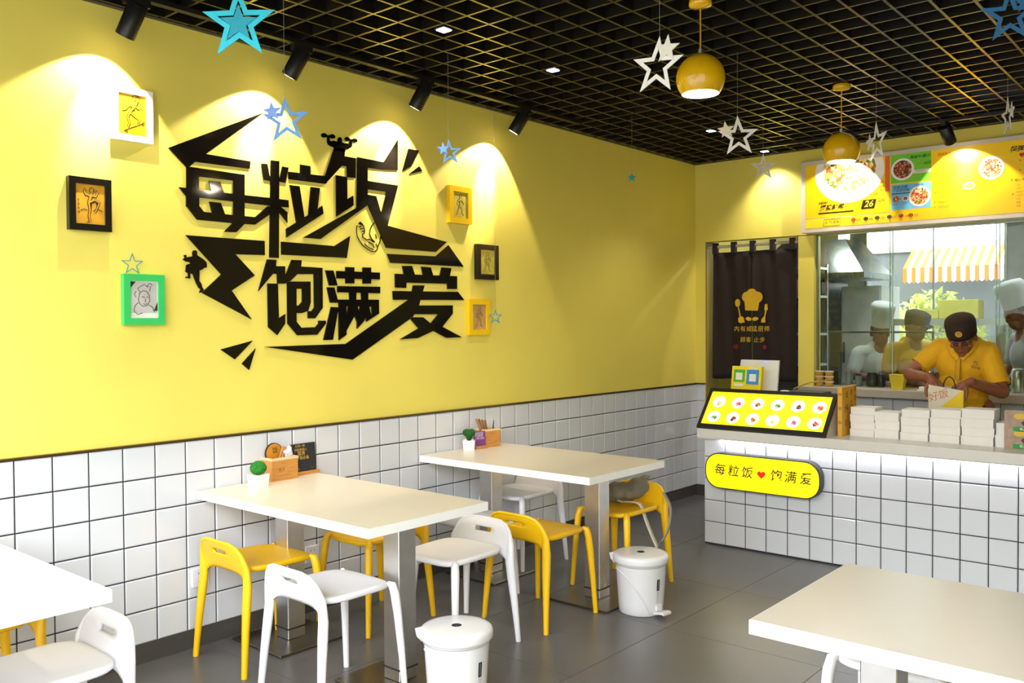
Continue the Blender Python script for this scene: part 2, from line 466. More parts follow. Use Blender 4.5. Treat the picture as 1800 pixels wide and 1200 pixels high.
TUBE = mat('fluorescent_tube', '#F4F6FF', 0.4, emit=2.2)
tt = thing('tube_light', 'long fluorescent tube above the ceiling grid over the counter', 'tube light', (2.7, 4.30, 3.12))
MB().tube([(-.9, 0, 0), (.9, 0, 0)], .016, 12).build('tube', TUBE, tt)
MB().box(-.93, .93, -.03, .03, .02, .07).build('batten', mat('white_batten', '#B9B9B9', .5), tt)

LY = mat('yellow_enamel', '#E0AE0C', 0.12, var=0.02, coat=.5)
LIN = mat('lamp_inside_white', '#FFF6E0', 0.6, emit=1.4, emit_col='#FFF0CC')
BULB = mat('bulb', '#FFF3D6', 0.4, emit=12)
CORD = mat('brass_rod', '#C99A3A', 0.35, 0.3)
def pendant(loc, label):
    x, y, z = loc; r = .106
    t = thing('pendant_lamp', label, 'pendant lamp', loc, 0, 'yellow globe pendant lamps')
    a0 = math.asin(.068 / r)
    pr = [(r * math.cos(a), r * math.sin(a)) for a in [-a0 + (PI / 2 + a0) * i / 18 for i in range(19)]]
    pr[-1] = (0.004, r)
    MB().lathe(pr, 40).build('globe_shade', LY, t)
    ri = r - .004
    pi_ = [(ri * math.cos(a), ri * math.sin(a)) for a in [-a0 + (PI / 2 + a0) * i / 14 for i in range(15)]]
    MB().lathe(pi_, 40).build('shade_lining', LIN, t)
    MB().lathe([(r * math.cos(a0) - .004, -.068), (r * math.cos(a0), -.0685), (r * math.cos(a0) - .002, -.066)], 40).build('shade_rim', LIN, t)
    MB().lathe([(.004, .03), (.022, .02), (.03, -.005), (.022, -.028), (.003, -.036)], 16).build('bulb', BULB, t)
    h = ZC - z
    MB().tube([(0, 0, r - .002), (0, 0, r + .02)], .011, 12).build('rod_socket', STEEL, t)
    MB().tube([(0, 0, r + .015), (0, 0, h - .02)], .0038, 8).build('rod', CORD, t)
    MB().lathe([(.004, h - .035), (.045, h - .03), (.05, h - .024), (.05, h - .004), (.045, h)], 28, capt=True, capb=True).build('ceiling_rose', LY, t)
    d = bpy.data.lights.new('pendant_light', 'POINT'); d.energy = 14; d.color = (1, .9, .7); d.shadow_soft_size = .03
    o = bpy.data.objects.new('pendant_light', d); COL.objects.link(o); o.parent = t; o.location = (0, 0, -.05)
    return t
pendant((2.0, 2.08, 2.60), 'glossy yellow globe pendant lamp, the nearer and larger looking of the two')
pendant((1.957, 3.872, 2.553), 'glossy yellow globe pendant lamp hanging in front of the menu board')

# ================================================================== WALL SLOGAN
SLOGAN = {
 'character_mei': [([(0.691,2.361),(1.204,2.614),(0.88,2.359),(0.88,2.356),(0.824,2.314),(0.793,2.286),(0.779,2.283)],None),([(0.829,2.357),(0.88,2.359),(1.125,2.357),(1.122,2.319),(0.824,2.314),(0.789,2.284)],None),([(0.779,2.286),(0.843,2.287),(0.841,2.103),(0.777,2.096)],None),([(0.789,2.287),(0.793,2.286),(1.091,2.286),(1.091,2.25),(0.843,2.246),(0.784,2.244)],None),([(1.028,2.285),(1.091,2.286),(1.088,2.081),(1.025,2.074)],None),([(1.024,2.081),(1.088,2.083),(1.088,2.042),(1.04,1.996),(0.972,1.993),(1.019,2.038)],None),([(0.74,2.184),(0.842,2.184),(1.025,2.184),(1.239,2.186),(1.349,2.185),(1.35,2.148),(1.225,2.146),(0.841,2.146),(0.777,2.145)],None),([(0.775,2.102),(0.841,2.106),(0.866,2.08),(1.024,2.079),(1.148,2.08),(1.225,2.144),(1.238,2.139),(1.238,2.104),(1.146,2.042),(1.019,2.039),(0.83,2.04)],None),([(0.894,2.232),(0.954,2.234),(0.975,2.18),(0.908,2.18)],None),([(0.895,2.132),(0.956,2.132),(0.98,2.075),(0.91,2.078)],None),([(0.777,2.191),(0.842,2.199),(0.841,2.104),(0.775,2.098)],None),],
 'character_li': [([(1.244,2.379),(1.296,2.381),(1.287,1.882),(1.23,1.881)],None),([(1.19,2.355),(1.224,2.357),(1.237,2.296),(1.249,2.294),(1.249,2.271),(1.203,2.274)],None),([(1.314,2.356),(1.352,2.355),(1.331,2.274),(1.29,2.275),(1.29,2.291),(1.297,2.292)],None),([(1.289,2.146),(1.302,2.147),(1.342,2.122),(1.341,2.068),(1.288,2.121)],None),([(1.351,2.334),(1.588,2.34),(1.598,2.305),(1.587,2.298),(1.351,2.295)],None),([(1.425,2.381),(1.49,2.381),(1.49,2.317),(1.424,2.313)],None),([(1.358,2.265),(1.419,2.266),(1.455,2.068),(1.398,2.067)],None),([(1.492,2.271),(1.551,2.271),(1.534,2.158),(1.565,2.178),(1.573,2.137),(1.334,1.991),(1.333,2.036),(1.473,2.12)],None),],
 'character_fan': [([(1.651,2.502),(1.724,2.508),(1.721,2.466),(1.799,2.466),(1.797,2.356),(1.738,2.353),(1.736,2.412),(1.702,2.411),(1.587,2.298),(1.575,2.315),(1.588,2.341)],None),([(1.662,2.354),(1.738,2.353),(1.738,2.232),(1.78,2.255),(1.782,2.202),(1.66,2.128)],None),([(1.812,2.474),(2.005,2.472),(2.118,2.621),(2.113,2.439),(1.999,2.427),(1.886,2.424),(1.809,2.414)],None),([(1.812,2.474),(1.886,2.472),(1.883,2.212),(1.803,2.19)],None),([(1.803,2.19),(1.884,2.244),(1.886,2.215),(1.551,1.998),(1.44,1.998)],None),([(1.879,2.35),(1.885,2.35),(2.115,2.35),(2.091,2.303),(2.023,2.303),(1.884,2.302),(1.879,2.302)],None),([(2.023,2.303),(2.114,2.35),(2.03,2.11),(1.983,2.032),(1.983,2.174)],None),([(1.878,2.272),(1.884,2.272),(1.946,2.27),(1.983,2.174),(2.031,2.108),(2.02,1.98),(1.883,2.214),(1.878,2.214)],None),([(2.03,2.108),(2.515,2.046),(2.418,1.979),(2.02,1.979),(1.977,2.045)],None),],
 'stroke_tail_upper': [([(2.025,1.945),(2.418,1.952),(2.531,2.028),(2.667,1.9),(2.051,1.895)],None),],
 'stroke_spark_tall': [([(2.199,2.577),(2.285,2.579),(2.219,2.477),(2.149,2.437)],None),],
 'stroke_spark_short': [([(2.287,2.486),(2.312,2.46),(2.203,2.428)],None),],
 'stroke_bar_hook': [([(1.302,1.967),(1.425,1.967),(1.645,1.966),(1.755,2.029),(1.73,1.906),(1.302,1.9)],None),],
 'stroke_zigzag': [([(0.771,1.962),(1.203,1.964),(1.203,1.892),(1.034,1.887),(1.143,1.787),(1.011,1.707),(1.123,1.564),(0.85,1.692),(0.955,1.784)],None),],
 'stroke_wedge': [([(0.946,1.418),(1.127,1.458),(1.024,1.367)],None),],
 'stroke_wedge_small': [([(1.143,1.418),(1.104,1.311),(1.063,1.344)],None),],
 'character_ai': [([(1.196,1.425),(1.716,1.429),(2.186,1.68),(2.272,1.654),(2.203,1.569),(1.763,1.34)],None),([(2.229,1.769),(2.323,1.771),(2.275,1.649),(2.221,1.576),(2.173,1.625),(2.186,1.68),(2.217,1.725)],None),([(2.066,1.731),(2.613,1.739),(2.671,1.688),(2.069,1.68)],None),([(2.085,1.832),(2.606,1.837),(2.605,1.756),(2.518,1.754),(2.517,1.787),(2.175,1.783),(2.172,1.751),(2.086,1.752)],None),([(2.142,1.88),(2.221,1.884),(2.244,1.83),(2.157,1.829)],None),([(2.296,1.883),(2.375,1.882),(2.397,1.831),(2.311,1.83)],None),([(2.47,1.886),(2.555,1.885),(2.538,1.833),(2.45,1.831)],None),([(2.268,1.649),(2.564,1.653),(2.564,1.6),(2.441,1.597),(2.215,1.596)],None),([(2.444,1.604),(2.564,1.603),(2.473,1.522),(2.263,1.453),(2.12,1.448),(2.27,1.512),(2.372,1.541)],None),([(2.203,1.569),(2.221,1.578),(2.308,1.578),(2.372,1.539),(2.469,1.52),(2.645,1.452),(2.505,1.451),(2.368,1.504),(2.27,1.512)],None),],
 'character_bao': [([(1.216,1.871),(1.272,1.871),(1.269,1.839),(1.325,1.841),(1.324,1.751),(1.276,1.749),(1.274,1.798),(1.251,1.8),(1.162,1.707)],None),([(1.217,1.748),(1.279,1.749),(1.283,1.571),(1.322,1.593),(1.321,1.543),(1.272,1.484),(1.218,1.525)],None),([(1.365,1.876),(1.428,1.877),(1.424,1.844),(1.563,1.843),(1.563,1.809),(1.4,1.803),(1.358,1.767),(1.32,1.751),(1.32,1.798),(1.329,1.8)],None),([(1.505,1.84),(1.563,1.843),(1.562,1.628),(1.512,1.571),(1.464,1.571),(1.464,1.609),(1.489,1.609),(1.506,1.629)],None),([(1.335,1.762),(1.483,1.767),(1.483,1.655),(1.467,1.611),(1.425,1.598),(1.392,1.598),(1.391,1.553),(1.421,1.521),(1.512,1.523),(1.533,1.543),(1.533,1.558),(1.582,1.558),(1.582,1.542),(1.524,1.483),(1.396,1.481),(1.335,1.544)],[(1.393,1.726),(1.429,1.727),(1.428,1.659),(1.407,1.638),(1.392,1.638)]),],
 'character_man': [([(1.582,1.831),(1.637,1.832),(1.665,1.751),(1.607,1.749)],None),([(1.591,1.739),(1.642,1.74),(1.67,1.657),(1.612,1.656)],None),([(1.618,1.633),(1.67,1.631),(1.629,1.454),(1.565,1.453)],None),([(1.657,1.831),(1.969,1.834),(1.969,1.795),(1.657,1.79)],None),([(1.72,1.855),(1.782,1.856),(1.781,1.766),(1.719,1.764)],None),([(1.842,1.858),(1.904,1.86),(1.903,1.769),(1.841,1.767)],None),([(1.663,1.748),(1.97,1.753),(1.969,1.715),(1.662,1.714)],None),([(1.743,1.722),(1.794,1.723),(1.793,1.67),(1.746,1.669)],None),([(1.828,1.721),(1.88,1.722),(1.879,1.674),(1.831,1.673)],None),([(1.67,1.674),(1.957,1.678),(1.956,1.637),(1.719,1.637),(1.67,1.621)],None),([(1.67,1.663),(1.723,1.658),(1.721,1.479),(1.668,1.451)],None),([(1.743,1.669),(1.797,1.67),(1.775,1.579),(1.719,1.5),(1.72,1.563)],None),([(1.772,1.601),(1.8,1.643),(1.819,1.579),(1.799,1.547)],None),([(1.831,1.676),(1.879,1.677),(1.85,1.558),(1.797,1.513),(1.797,1.553)],None),([(1.851,1.601),(1.882,1.644),(1.904,1.574),(1.866,1.552)],None),([(1.904,1.677),(1.957,1.678),(1.958,1.599),(1.864,1.553),(1.906,1.58)],None),],
 'weightlifter_silhouette': [([(1.649,2.503),(1.626,2.507),(1.61,2.514),(1.604,2.524),(1.603,2.556),(1.609,2.565),(1.619,2.562),(1.622,2.538),(1.628,2.534),(1.645,2.54),(1.674,2.538),(1.675,2.552),(1.68,2.561),(1.69,2.566),(1.701,2.563),(1.704,2.552),(1.704,2.541),(1.719,2.538),(1.739,2.54),(1.755,2.533),(1.761,2.559),(1.766,2.567),(1.774,2.567),(1.775,2.542),(1.773,2.528),(1.761,2.516),(1.743,2.509),(1.727,2.506),(1.725,2.489),(1.652,2.49)],None),([(1.603,2.558),(1.598,2.552),(1.59,2.548),(1.579,2.546),(1.57,2.549),(1.565,2.554),(1.564,2.56),(1.569,2.566),(1.577,2.57),(1.587,2.571),(1.596,2.569),(1.602,2.564)],None),([(1.658,2.56),(1.653,2.554),(1.644,2.551),(1.634,2.55),(1.625,2.553),(1.62,2.559),(1.62,2.565),(1.625,2.57),(1.634,2.574),(1.644,2.574),(1.653,2.571),(1.658,2.566)],None),([(1.76,2.563),(1.756,2.557),(1.748,2.553),(1.738,2.552),(1.729,2.554),(1.724,2.559),(1.723,2.564),(1.728,2.57),(1.736,2.574),(1.745,2.575),(1.754,2.573),(1.759,2.568)],None),([(1.812,2.562),(1.808,2.557),(1.799,2.554),(1.79,2.553),(1.781,2.555),(1.776,2.56),(1.775,2.566),(1.78,2.571),(1.788,2.574),(1.798,2.575),(1.807,2.573),(1.812,2.568)],None),([(1.575,2.561),(1.646,2.564),(1.645,2.559),(1.575,2.556)],None),([(1.734,2.565),(1.8,2.567),(1.8,2.562),(1.734,2.559)],None),],
 'fighter_silhouette': [([(0.805,1.865),(0.804,1.882),(0.809,1.892),(0.821,1.894),(0.828,1.888),(0.829,1.871),(0.845,1.862),(0.861,1.853),(0.875,1.841),(0.879,1.829),(0.877,1.813),(0.866,1.813),(0.85,1.801),(0.84,1.799),(0.838,1.749),(0.849,1.735),(0.854,1.717),(0.862,1.708),(0.854,1.697),(0.837,1.691),(0.844,1.71),(0.835,1.714),(0.822,1.736),(0.811,1.763),(0.806,1.778),(0.792,1.784),(0.791,1.758),(0.767,1.761),(0.769,1.766),(0.781,1.767),(0.78,1.783),(0.768,1.789),(0.772,1.821),(0.786,1.828),(0.795,1.827),(0.788,1.837),(0.772,1.837),(0.755,1.846),(0.765,1.855),(0.761,1.868),(0.772,1.87),(0.774,1.858),(0.797,1.862)],None),],
}
ARM_LINES = [[(1.808,2.092),(1.804,2.073),(1.805,2.047),(1.81,2.029),(1.826,2.006),(1.85,1.982),(1.883,1.963),(1.911,1.953),(1.936,1.953),(1.952,1.963),(1.956,1.976),(1.954,1.987),(1.944,1.998)],
 [(1.819,2.102),(1.83,2.113),(1.846,2.103),(1.857,2.09),(1.858,2.079),(1.862,2.071),(1.861,2.06),(1.859,2.051),(1.847,2.046),(1.845,2.031),(1.878,2.016)],
 [(1.935,2.118),(1.915,2.099),(1.904,2.079),(1.898,2.054),(1.904,2.038),(1.917,2.021),(1.937,2.007)],
 [(1.878,2.016),(1.898,2.021),(1.915,2.015),(1.928,2.007)],
 [(1.889,2.004),(1.912,1.997),(1.925,1.987),(1.931,1.975)],
 [(1.86,1.994),(1.878,1.98),(1.9,1.97),(1.925,1.964)],
 [(1.943,2.053),(1.947,2.045),(1.951,2.03)],
 [(1.98,2.041),(1.977,2.019),(1.962,1.987),(1.956,1.978)],
 [(1.821,2.085),(1.84,2.09)],
 [(1.829,2.073),(1.851,2.079)],
 [(1.843,2.061),(1.857,2.064)]]

def wall_prism(polys, name, parent, m=ACRYL, x0=0.0, t=0.006, origin=(0, 0)):
    b = MB()
    for i, (outer, hole) in enumerate(polys):
        b.prism(outer, lambda p: (x0 - parent.location.x, p[0] - parent.location.y, p[1] - parent.location.z), (t + .00025 * i, 0, 0), [hole] if hole else None)
    return b.build(name, m, parent)
sl = thing('wall_slogan', 'huge black acrylic lettering of six angular characters on the yellow wall', 'wall lettering', (0.0005, 1.5, 1.9))
for k, polys in SLOGAN.items():
    nm = 'slogan_character' if k.startswith('character') else ('slogan_stroke' if k.startswith('stroke') else k)
    wall_prism(polys, nm, sl)
ay, az = 2.06, 2.1
ad = thing('arm_decal', 'line drawing of a flexed muscular arm inside the black wall lettering', 'wall decal', (0.001, ARM_LINES[0][6][0], ARM_LINES[0][6][1]))
b = MB()
for l in ARM_LINES:
    b.tube([(0, p[0] - ad.location.y, p[1] - ad.location.z) for p in l], .0032, 6)
b.build('ink_line', ACRYL, ad)
fist = [(p[0], p[1]) for p in ARM_LINES[1]]
MB().prism([(p[0] - ad.location.y, p[1] - ad.location.z) for p in (ARM_LINES[1][0], ARM_LINES[1][1], ARM_LINES[1][2], ARM_LINES[1][3])],
           lambda p: (0.0, p[0], p[1]), (.003, 0, 0)).build('knuckle_shade', ACRYL, ad)

# ================================================================== PICTURE FRAMES
INK = mat('ink', '#2A211A', 0.6); INKB = mat('dark_print', '#1C1715', 0.6); REDINK = mat('red_print', '#A33A22', .6)
SKATE = [[(.62, .93), (.70, .96), (.76, .92), (.74, .84), (.66, .82), (.60, .86), (.62, .93)], [(.66, .82), (.60, .72), (.48, .62), (.42, .55)], [(.60, .72), (.74, .66), (.82, .72), (.88, .66)],
         [(.58, .70), (.40, .72), (.26, .60), (.14, .58)], [(.42, .55), (.60, .46), (.74, .40), (.72, .28)], [(.42, .55), (.34, .42), (.40, .28), (.34, .18)], [(.20, .08), (.34, .14), (.80, .30), (.94, .38)],
         [(.26, .07), (.30, .04), (.34, .08), (.30, .11), (.26, .07)], [(.84, .30), (.88, .27), (.92, .31), (.88, .34), (.84, .30)], [(.46, .68), (.52, .60), (.60, .62)], [(.58, .90), (.50, .94), (.56, .98), (.66, .99), (.76, .97)]]
KICK = [[(.50, .90), (.58, .93), (.64, .88), (.62, .79), (.54, .77), (.48, .82), (.50, .90)], [(.55, .77), (.50, .62), (.46, .54)], [(.52, .72), (.36, .74), (.30, .82), (.36, .88)], [(.54, .72), (.70, .70), (.76, .80), (.68, .86)],
        [(.46, .54), (.66, .62), (.82, .56), (.74, .40), (.66, .30)], [(.46, .54), (.50, .36), (.46, .20), (.50, .06)], [(.50, .06), (.38, .05)], [(.10, .62), (.13, .58)], [(.10, .52), (.14, .47)], [(.10, .42), (.14, .37)], [(.11, .32), (.14, .27)], [(.18, .34), (.30, .38), (.42, .35)], [(.62, .35), (.76, .39), (.92, .35)]]
PORT = [[(.30, .50), (.34, .66), (.46, .74), (.60, .72), (.70, .60), (.70, .46), (.60, .34), (.44, .32), (.34, .40), (.30, .50)], [(.36, .70), (.28, .80), (.40, .86), (.52, .92), (.62, .84), (.74, .86), (.70, .72)], [(.42, .56), (.48, .58), (.52, .55)],
        [(.58, .56), (.63, .58), (.67, .54)], [(.54, .52), (.56, .45), (.52, .43)], [(.46, .39), (.54, .37), (.60, .40)], [(.30, .42), (.18, .34), (.14, .20), (.26, .10), (.44, .14)], [(.66, .36), (.80, .30), (.86, .16)], [(.60, .84), (.66, .92), (.74, .94), (.80, .88)], [(.22, .56), (.16, .64), (.22, .72)]]
POSE = [[(.46, .90), (.54, .93), (.60, .88), (.58, .79), (.50, .77), (.44, .82), (.46, .90)], [(.51, .77), (.48, .60), (.50, .48)], [(.50, .72), (.34, .64), (.30, .52), (.42, .48)], [(.51, .72), (.66, .66), (.76, .54)], [(.50, .48), (.38, .34), (.30, .16), (.24, .12)], [(.50, .48), (.62, .34), (.64, .18), (.74, .12)], [(.40, .44), (.60, .46)], [(.46, .66), (.56, .64)]]
LIMBS = {id(SKATE): (1, 2, 3, 4, 5), id(KICK): (1, 2, 3, 4, 5), id(POSE): (1, 2, 3, 4, 5)}
def frame(y0, y1, z0, z1, fm, paper, draw, label, bw=.028, depth=.03, solid=None, mount=None, inkm=None, extra=None):
    w = y1 - y0; h = z1 - z0
    t = thing('picture_frame', label, 'picture frame', (0.0, (y0 + y1) / 2, (z0 + z1) / 2), 0, 'framed drawings on the yellow wall')
    def q(a, b2, c, d, x0, x1): return (x0, x1, a, b2, c, d)
    b = MB(); a = w / 2; c = h / 2
    b.box(0.001, depth, -a, -a + bw, -c, c).box(0.001, depth, a - bw, a, -c, c).box(.001, depth, -a + bw, a - bw, -c, -c + bw).box(.001, depth, -a + bw, a - bw, c - bw, c)
    b.build('frame', fm, t)
    iw = w - 2 * bw; ih = h - 2 * bw
    MB().box(.002, .021, -a + bw, a - bw, -c + bw, c - bw).build('print', mount or paper, t)
    if mount:
        MB().box(.020, .0216, -iw * .46, iw * .46, -ih * .36, ih * .47).build('artwork', paper, t)
    X = .0216
    b = MB(); fill = MB(); lm = LIMBS.get(id(draw), ())
    for k, l in enumerate(draw):
        pts = [(X, (p[0] - .5) * iw, (p[1] - .5) * ih) for p in l]
        if k in lm:
            big = .0088 if k == lm[0] else .0068
            b.tube(pts, [(.0006, big * (1 - .25 * i / len(pts))) for i in range(len(pts))], 8, up=(1, 0, 0))
            fill.tube([(X + .0009, p[1], p[2]) for p in pts], [(.0006, (big - .0034) * (1 - .3 * i / len(pts))) for i in range(len(pts))], 8, up=(1, 0, 0))
        else: b.tube(pts, .0016, 5)
    b.build('drawing', inkm or INK, t)
    if lm: fill.build('figure_fill', paper, t)
    if solid:
        for m_, poly in solid:
            MB().prism([((p[0] - .5) * iw, (p[1] - .5) * ih) for p in poly], lambda p: (.0212, p[0], p[1]), (.001, 0, 0)).build('painted_area', m_, t)
    MB().box(.0262, .0268, -a + bw, a - bw, -c + bw, c - bw).build('glazing', PG, t)
    return t
PG = bpy.data.materials.new('picture_glass'); PG.use_nodes = True
nt = PG.node_tree; n = nt.nodes; L = nt.links; n.remove(n['Principled BSDF'])
a_ = n.new('ShaderNodeBsdfTransparent'); b_ = n.new('ShaderNodeBsdfGlossy'); b_.inputs['Roughness'].default_value = .05
x_ = n.new('ShaderNodeMixShader'); x_.inputs[0].default_value = .05
L.new(a_.outputs[0], x_.inputs[1]); L.new(b_.outputs[0], x_.inputs[2]); L.new(x_.outputs[0], n['Material Output'].inputs['Surface'])
FW = mat('white_frame', '#F4F2EA', .35); FB = mat('black_frame', '#14110F', .25); FG = mat('green_frame', '#35C063', .3); FY = mat('yellow_frame', '#F0C413', .3)
PY = mat('yellow_print_paper', '#EFC514', .6, var=.06); PO = mat('ochre_print_paper', '#D99F1F', .6, var=.2, scale=9); PGR = mat('grey_print_paper', '#C9C6C4', .6, var=.15, scale=9)
PT = mat('tan_print_paper', '#CFA458', .6, var=.2, scale=9); POL = mat('olive_print_paper', '#D2C04A', .6, var=.2, scale=14); PMT = mat('white_mount', '#EFEDE8', .6)
frame(0.419, 0.606, 2.36, 2.597, FW, PY, SKATE, 'white picture frame with a skateboarder drawing on bright yellow')
frame(0.229, 0.41, 1.947, 2.174, FB, PO, KICK, 'black picture frame with a kicking figure drawn on ochre',
      solid=[(INKB, [(.46, .56), (.66, .64), (.82, .57), (.74, .42), (.70, .56), (.56, .52), (.54, .30), (.48, .22), (.48, .38)]), (REDINK, [(.50, .46), (.55, .50), (.55, .30), (.50, .28)])])
frame(0.459, 0.651, 1.54, 1.768, FG, PGR, PORT, 'bright green picture frame with a grey portrait sketch', mount=PMT, bw=.03,
      solid=[(INKB, [(.02, .98), (.22, .98), (.02, .80)]), (INKB, [(.98, .20), (.98, .44), (.84, .20)])])
frame(2.522, 2.723, 2.168, 2.399, FY, POL, POSE, 'upper yellow picture frame with an olive sketch, over the end of the lettering', bw=.034)
frame(2.77, 2.977, 1.824, 2.05, FB, POL, POSE, 'small black picture frame right of the slogan with an olive sketch', bw=.034)
frame(2.69, 2.89, 1.465, 1.695, FY, PT, POSE, 'lower yellow picture frame with a violet figure on tan paper', bw=.034, inkm=mat('violet_ink', '#5A3A52', .6))

# sockets on the tiles
def socket(y, z, label, rows):
    t = thing('power_socket', label, 'socket', (0.0195, y, z), 0, 'white wall sockets')
    MB().box(-.001, .010, -.043, .043, -.043, .043).build('face_plate', PLW, t, bevel=.003)
    b = MB()
    for (py, pz, ang) in rows:
        c, s = math.cos(ang), math.sin(ang)
        b.add([(.0104, py + c * u - s * v, pz + s * u + c * v) for u, v in ((-.0015, -.005), (.0015, -.005), (.0015, .005), (-.0015, .005))], [(0, 1, 2, 3)])
    b.build('slot', DGREY, t)
HOLES = [(-.011, .02, .0), (.011, .02, 0), (0, -.004, 0), (-.010, -.022, .5), (.010, -.022, -.5)]
socket(0.812, 0.335, 'white wall socket low on the tiles behind the front yellow stool', HOLES)
socket(1.462, 0.315, 'white wall socket low on the tiles behind the steel table leg', HOLES)

# ================================================================== TABLES
def table(x0, y0, label, sx=1.245, sy=.68, rz=0.0):
    t = thing('dining_table', label, 'table', (x0, y0, 0), rz, 'white rectangular dining tables')
    MB().box(0.0, sx, 0.0, sy, .7105, .75).build('tabletop', WHITE, t, bevel=.002, seg=1)
    e = .0012
    b = MB().box(-e, sx + e, -e, 0, .7115, .7485).box(-e, sx + e, sy, sy + e, .7115, .7485).box(-e, 0, 0, sy, .7115, .7485).box(sx, sx + e, 0, sy, .7115, .7485)
    b.build('edge_band', WEDGE, t)
    for lx in (.225, 1.02):
        ly = sy / 2 + .02
        c = MB().box(lx - .05, lx + .05, ly - .05, ly + .05, .012, .705).build('leg_column', STEEL, t, bevel=.003, seg=1)
        MB().box(lx - .053, lx + .053, ly - .053, ly + .053, .06, .066).build('joint_line', DGREY, c)
        MB().box(lx - .2, lx + .2, ly - .2, ly + .2, 0.0, .012).build('base_plate', STEELP, t, bevel=.003, seg=1)
        MB().box(lx - .12, lx + .12, ly - .12, ly + .12, .7, .7105).build('mounting_plate', BLACK, t)
    return t
table(0.03, -0.872, 'white dining table closest to the shopfront, cut off by the frame edge')
table(0.03, 0.80, 'white dining table holding the pot with the round green ball')
table(0.03, 2.25, 'white dining table holding the pot with the green heart', sy=.73)
table(2.855, 0.765, 'white dining table standing apart in front of the counter', sy=.71)

# ================================================================== STOOLS
SEATZ = .466
def stool_parts(t, m):
    # seat: rounded slab, slightly dished
    b = MB(); N = 40
    def sup(a, sx, sy, n=4.2):
        c, s = math.cos(a), math.sin(a)
        return sx * abs(c) ** (2 / n) * (1 if c >= 0 else -1), sy * abs(s) ** (2 / n) * (1 if s >= 0 else -1)
    prof = [(.0, -.010), (.35, -.009), (.65, -.006), (.88, -.001), (.96, .0), (.99, -.003), (1.0, -.010), (.995, -.020), (.96, -.026), (.6, -.028), (.0, -.028)]
    vs = []; fs = []
    for k, (sc, dz) in enumerate(prof):
        for i in range(N):
            a = 2 * PI * i / N; x, y = sup(a, .182 * sc, .183 * sc)
            vs.append((x * (1 - .03 * y / .18), y + .008, SEATZ + dz - (.012 * max(0, (y / .18)) ** 3) * 1.0))
    for k in range(len(prof) - 1):
        for i in range(N): fs.append((k * N + i, k * N + (i + 1) % N, (k + 1) * N + (i + 1) % N, (k + 1) * N + i))
    b.add(vs, fs, True); b.build('seat', m, t)
    # backrest: curved panel with a hand hole
    us = [-.995, -.97, -.88, -.74, -.6, -.44, -.30, -.24, -.12, 0, .12, .24, .30, .44, .6, .74, .88, .97, .995]
    vv = [0, .12, .26, .40, .50, .545, .64, .705, .75, .84, .92, .97, 1.0]
    hole = lambda i, j: 6 <= i < 12 and 5 <= j < 7
    def P(u, v, side):
        h = max(.142 * max(0.0, 1 - abs(u) ** 5.0) ** .5, .006)
        x = .186 * u; z = SEATZ - .034 + v * h - .060 * (1 - v) ** 2 * abs(u) ** 6
        q = (z - .43) / .15
        y = -.186 + .012 * (1 - v) * (1 - u * u) - .030 * max(q, 0) - .018 * (1 - u * u) * max(q, 0)
        th = .0085 * (1 - .45 * max(0, v - .85) / .15)
        return Vector((x, y + th * side, z))
    nu, nv = len(us), len(vv); vs = []; fs = []
    for side in (-1, 1):
        for j in range(nv):
            for i in range(nu):
                u, v = us[i], vv[j]
                if (i in (6, 12)) and j in (5, 7): u *= .88
                vs.append(P(u, v, side))
    K = nu * nv
    def id_(i, j, s): return s * K + j * nu + i
    edges = {}
    for j in range(nv - 1):
        for i in range(nu - 1):
            if hole(i, j): continue
            fs.append((id_(i, j, 0), id_(i + 1, j, 0), id_(i + 1, j + 1, 0), id_(i, j + 1, 0)))
            fs.append((id_(i, j, 1), id_(i, j + 1, 1), id_(i + 1, j + 1, 1), id_(i + 1, j, 1)))
            for e in (((i, j), (i + 1, j)), ((i + 1, j), (i + 1, j + 1)), ((i + 1, j + 1), (i, j + 1)), ((i, j + 1), (i, j))):
                key = tuple(sorted(e)); edges.setdefault(key, []).append(e)
    for key, l in edges.items():
        if len(l) == 1:
            (a, c) = l[0]; fs.append((id_(*c, 0), id_(*a, 0), id_(*a, 1), id_(*c, 1)))
    b = MB(); b.add(vs, fs, True); o = b.build('backrest', m, t)
    for sx in (-1, 1):
        pts = [(.206, -.224, 0), (.202, -.218, .08), (.195, -.208, .20), (.187, -.196, .32), (.183, -.189, .39)]
        rr = [(.0125, .0135), (.014, .0145), (.0185, .0165), (.0235, .018), (.025, .017)]
        for uu, ra, rb in ((.985, .020, .014), (.96, .0145, .012), (.88, .0105, .0105), (.74, .0085, .009), (.52, .0075, .008), (.26, .0068, .0075), (.0, .0065, .007)):
            c_ = (P(uu, 1, -1) + P(uu, 1, 1)) / 2; pts.append((c_.x, c_.y, c_.z - .004)); rr.append((ra, rb))
        MB().tube([(p[0] * sx, p[1], p[2]) for p in pts], rr, 14, up=(1, 0, 0)).build('leg', m, t)
        pts = [(.197, .212, 0), (.190, .203, .15), (.179, .190, .33), (.172, .182, .41), (.164, .174, .448), (.150, .160, .456)]
        rr = [(.0125, .0125), (.0145, .0145), (.018, .018), (.0195, .0195), (.018, .018), (.008, .008)]
        MB().tube([(p[0] * sx, p[1], p[2]) for p in pts], rr, 14, up=(1, 0, 0)).build('leg', m, t)
def stool(loc, rz, label, m, grp):
    t = thing('stool', label, 'stool', (loc[0], loc[1], 0), rz, grp)
    stool_parts(t, m); return t
GY, GW = 'yellow plastic stools', 'white plastic stools'
sy0 = stool((0.325, 0.953), math.radians(-1), 'yellow plastic stool with its back to the shopfront, in front of the wall socket', PLY, GY)
sw0 = stool((0.950, 0.885), math.radians(-1), 'white plastic stool tucked in at the front of the table with the round green ball', PLW, GW)
dup(sy0, (0.355, 1.612, 0), PI, 'yellow plastic stool half hidden behind the table with the round green ball')
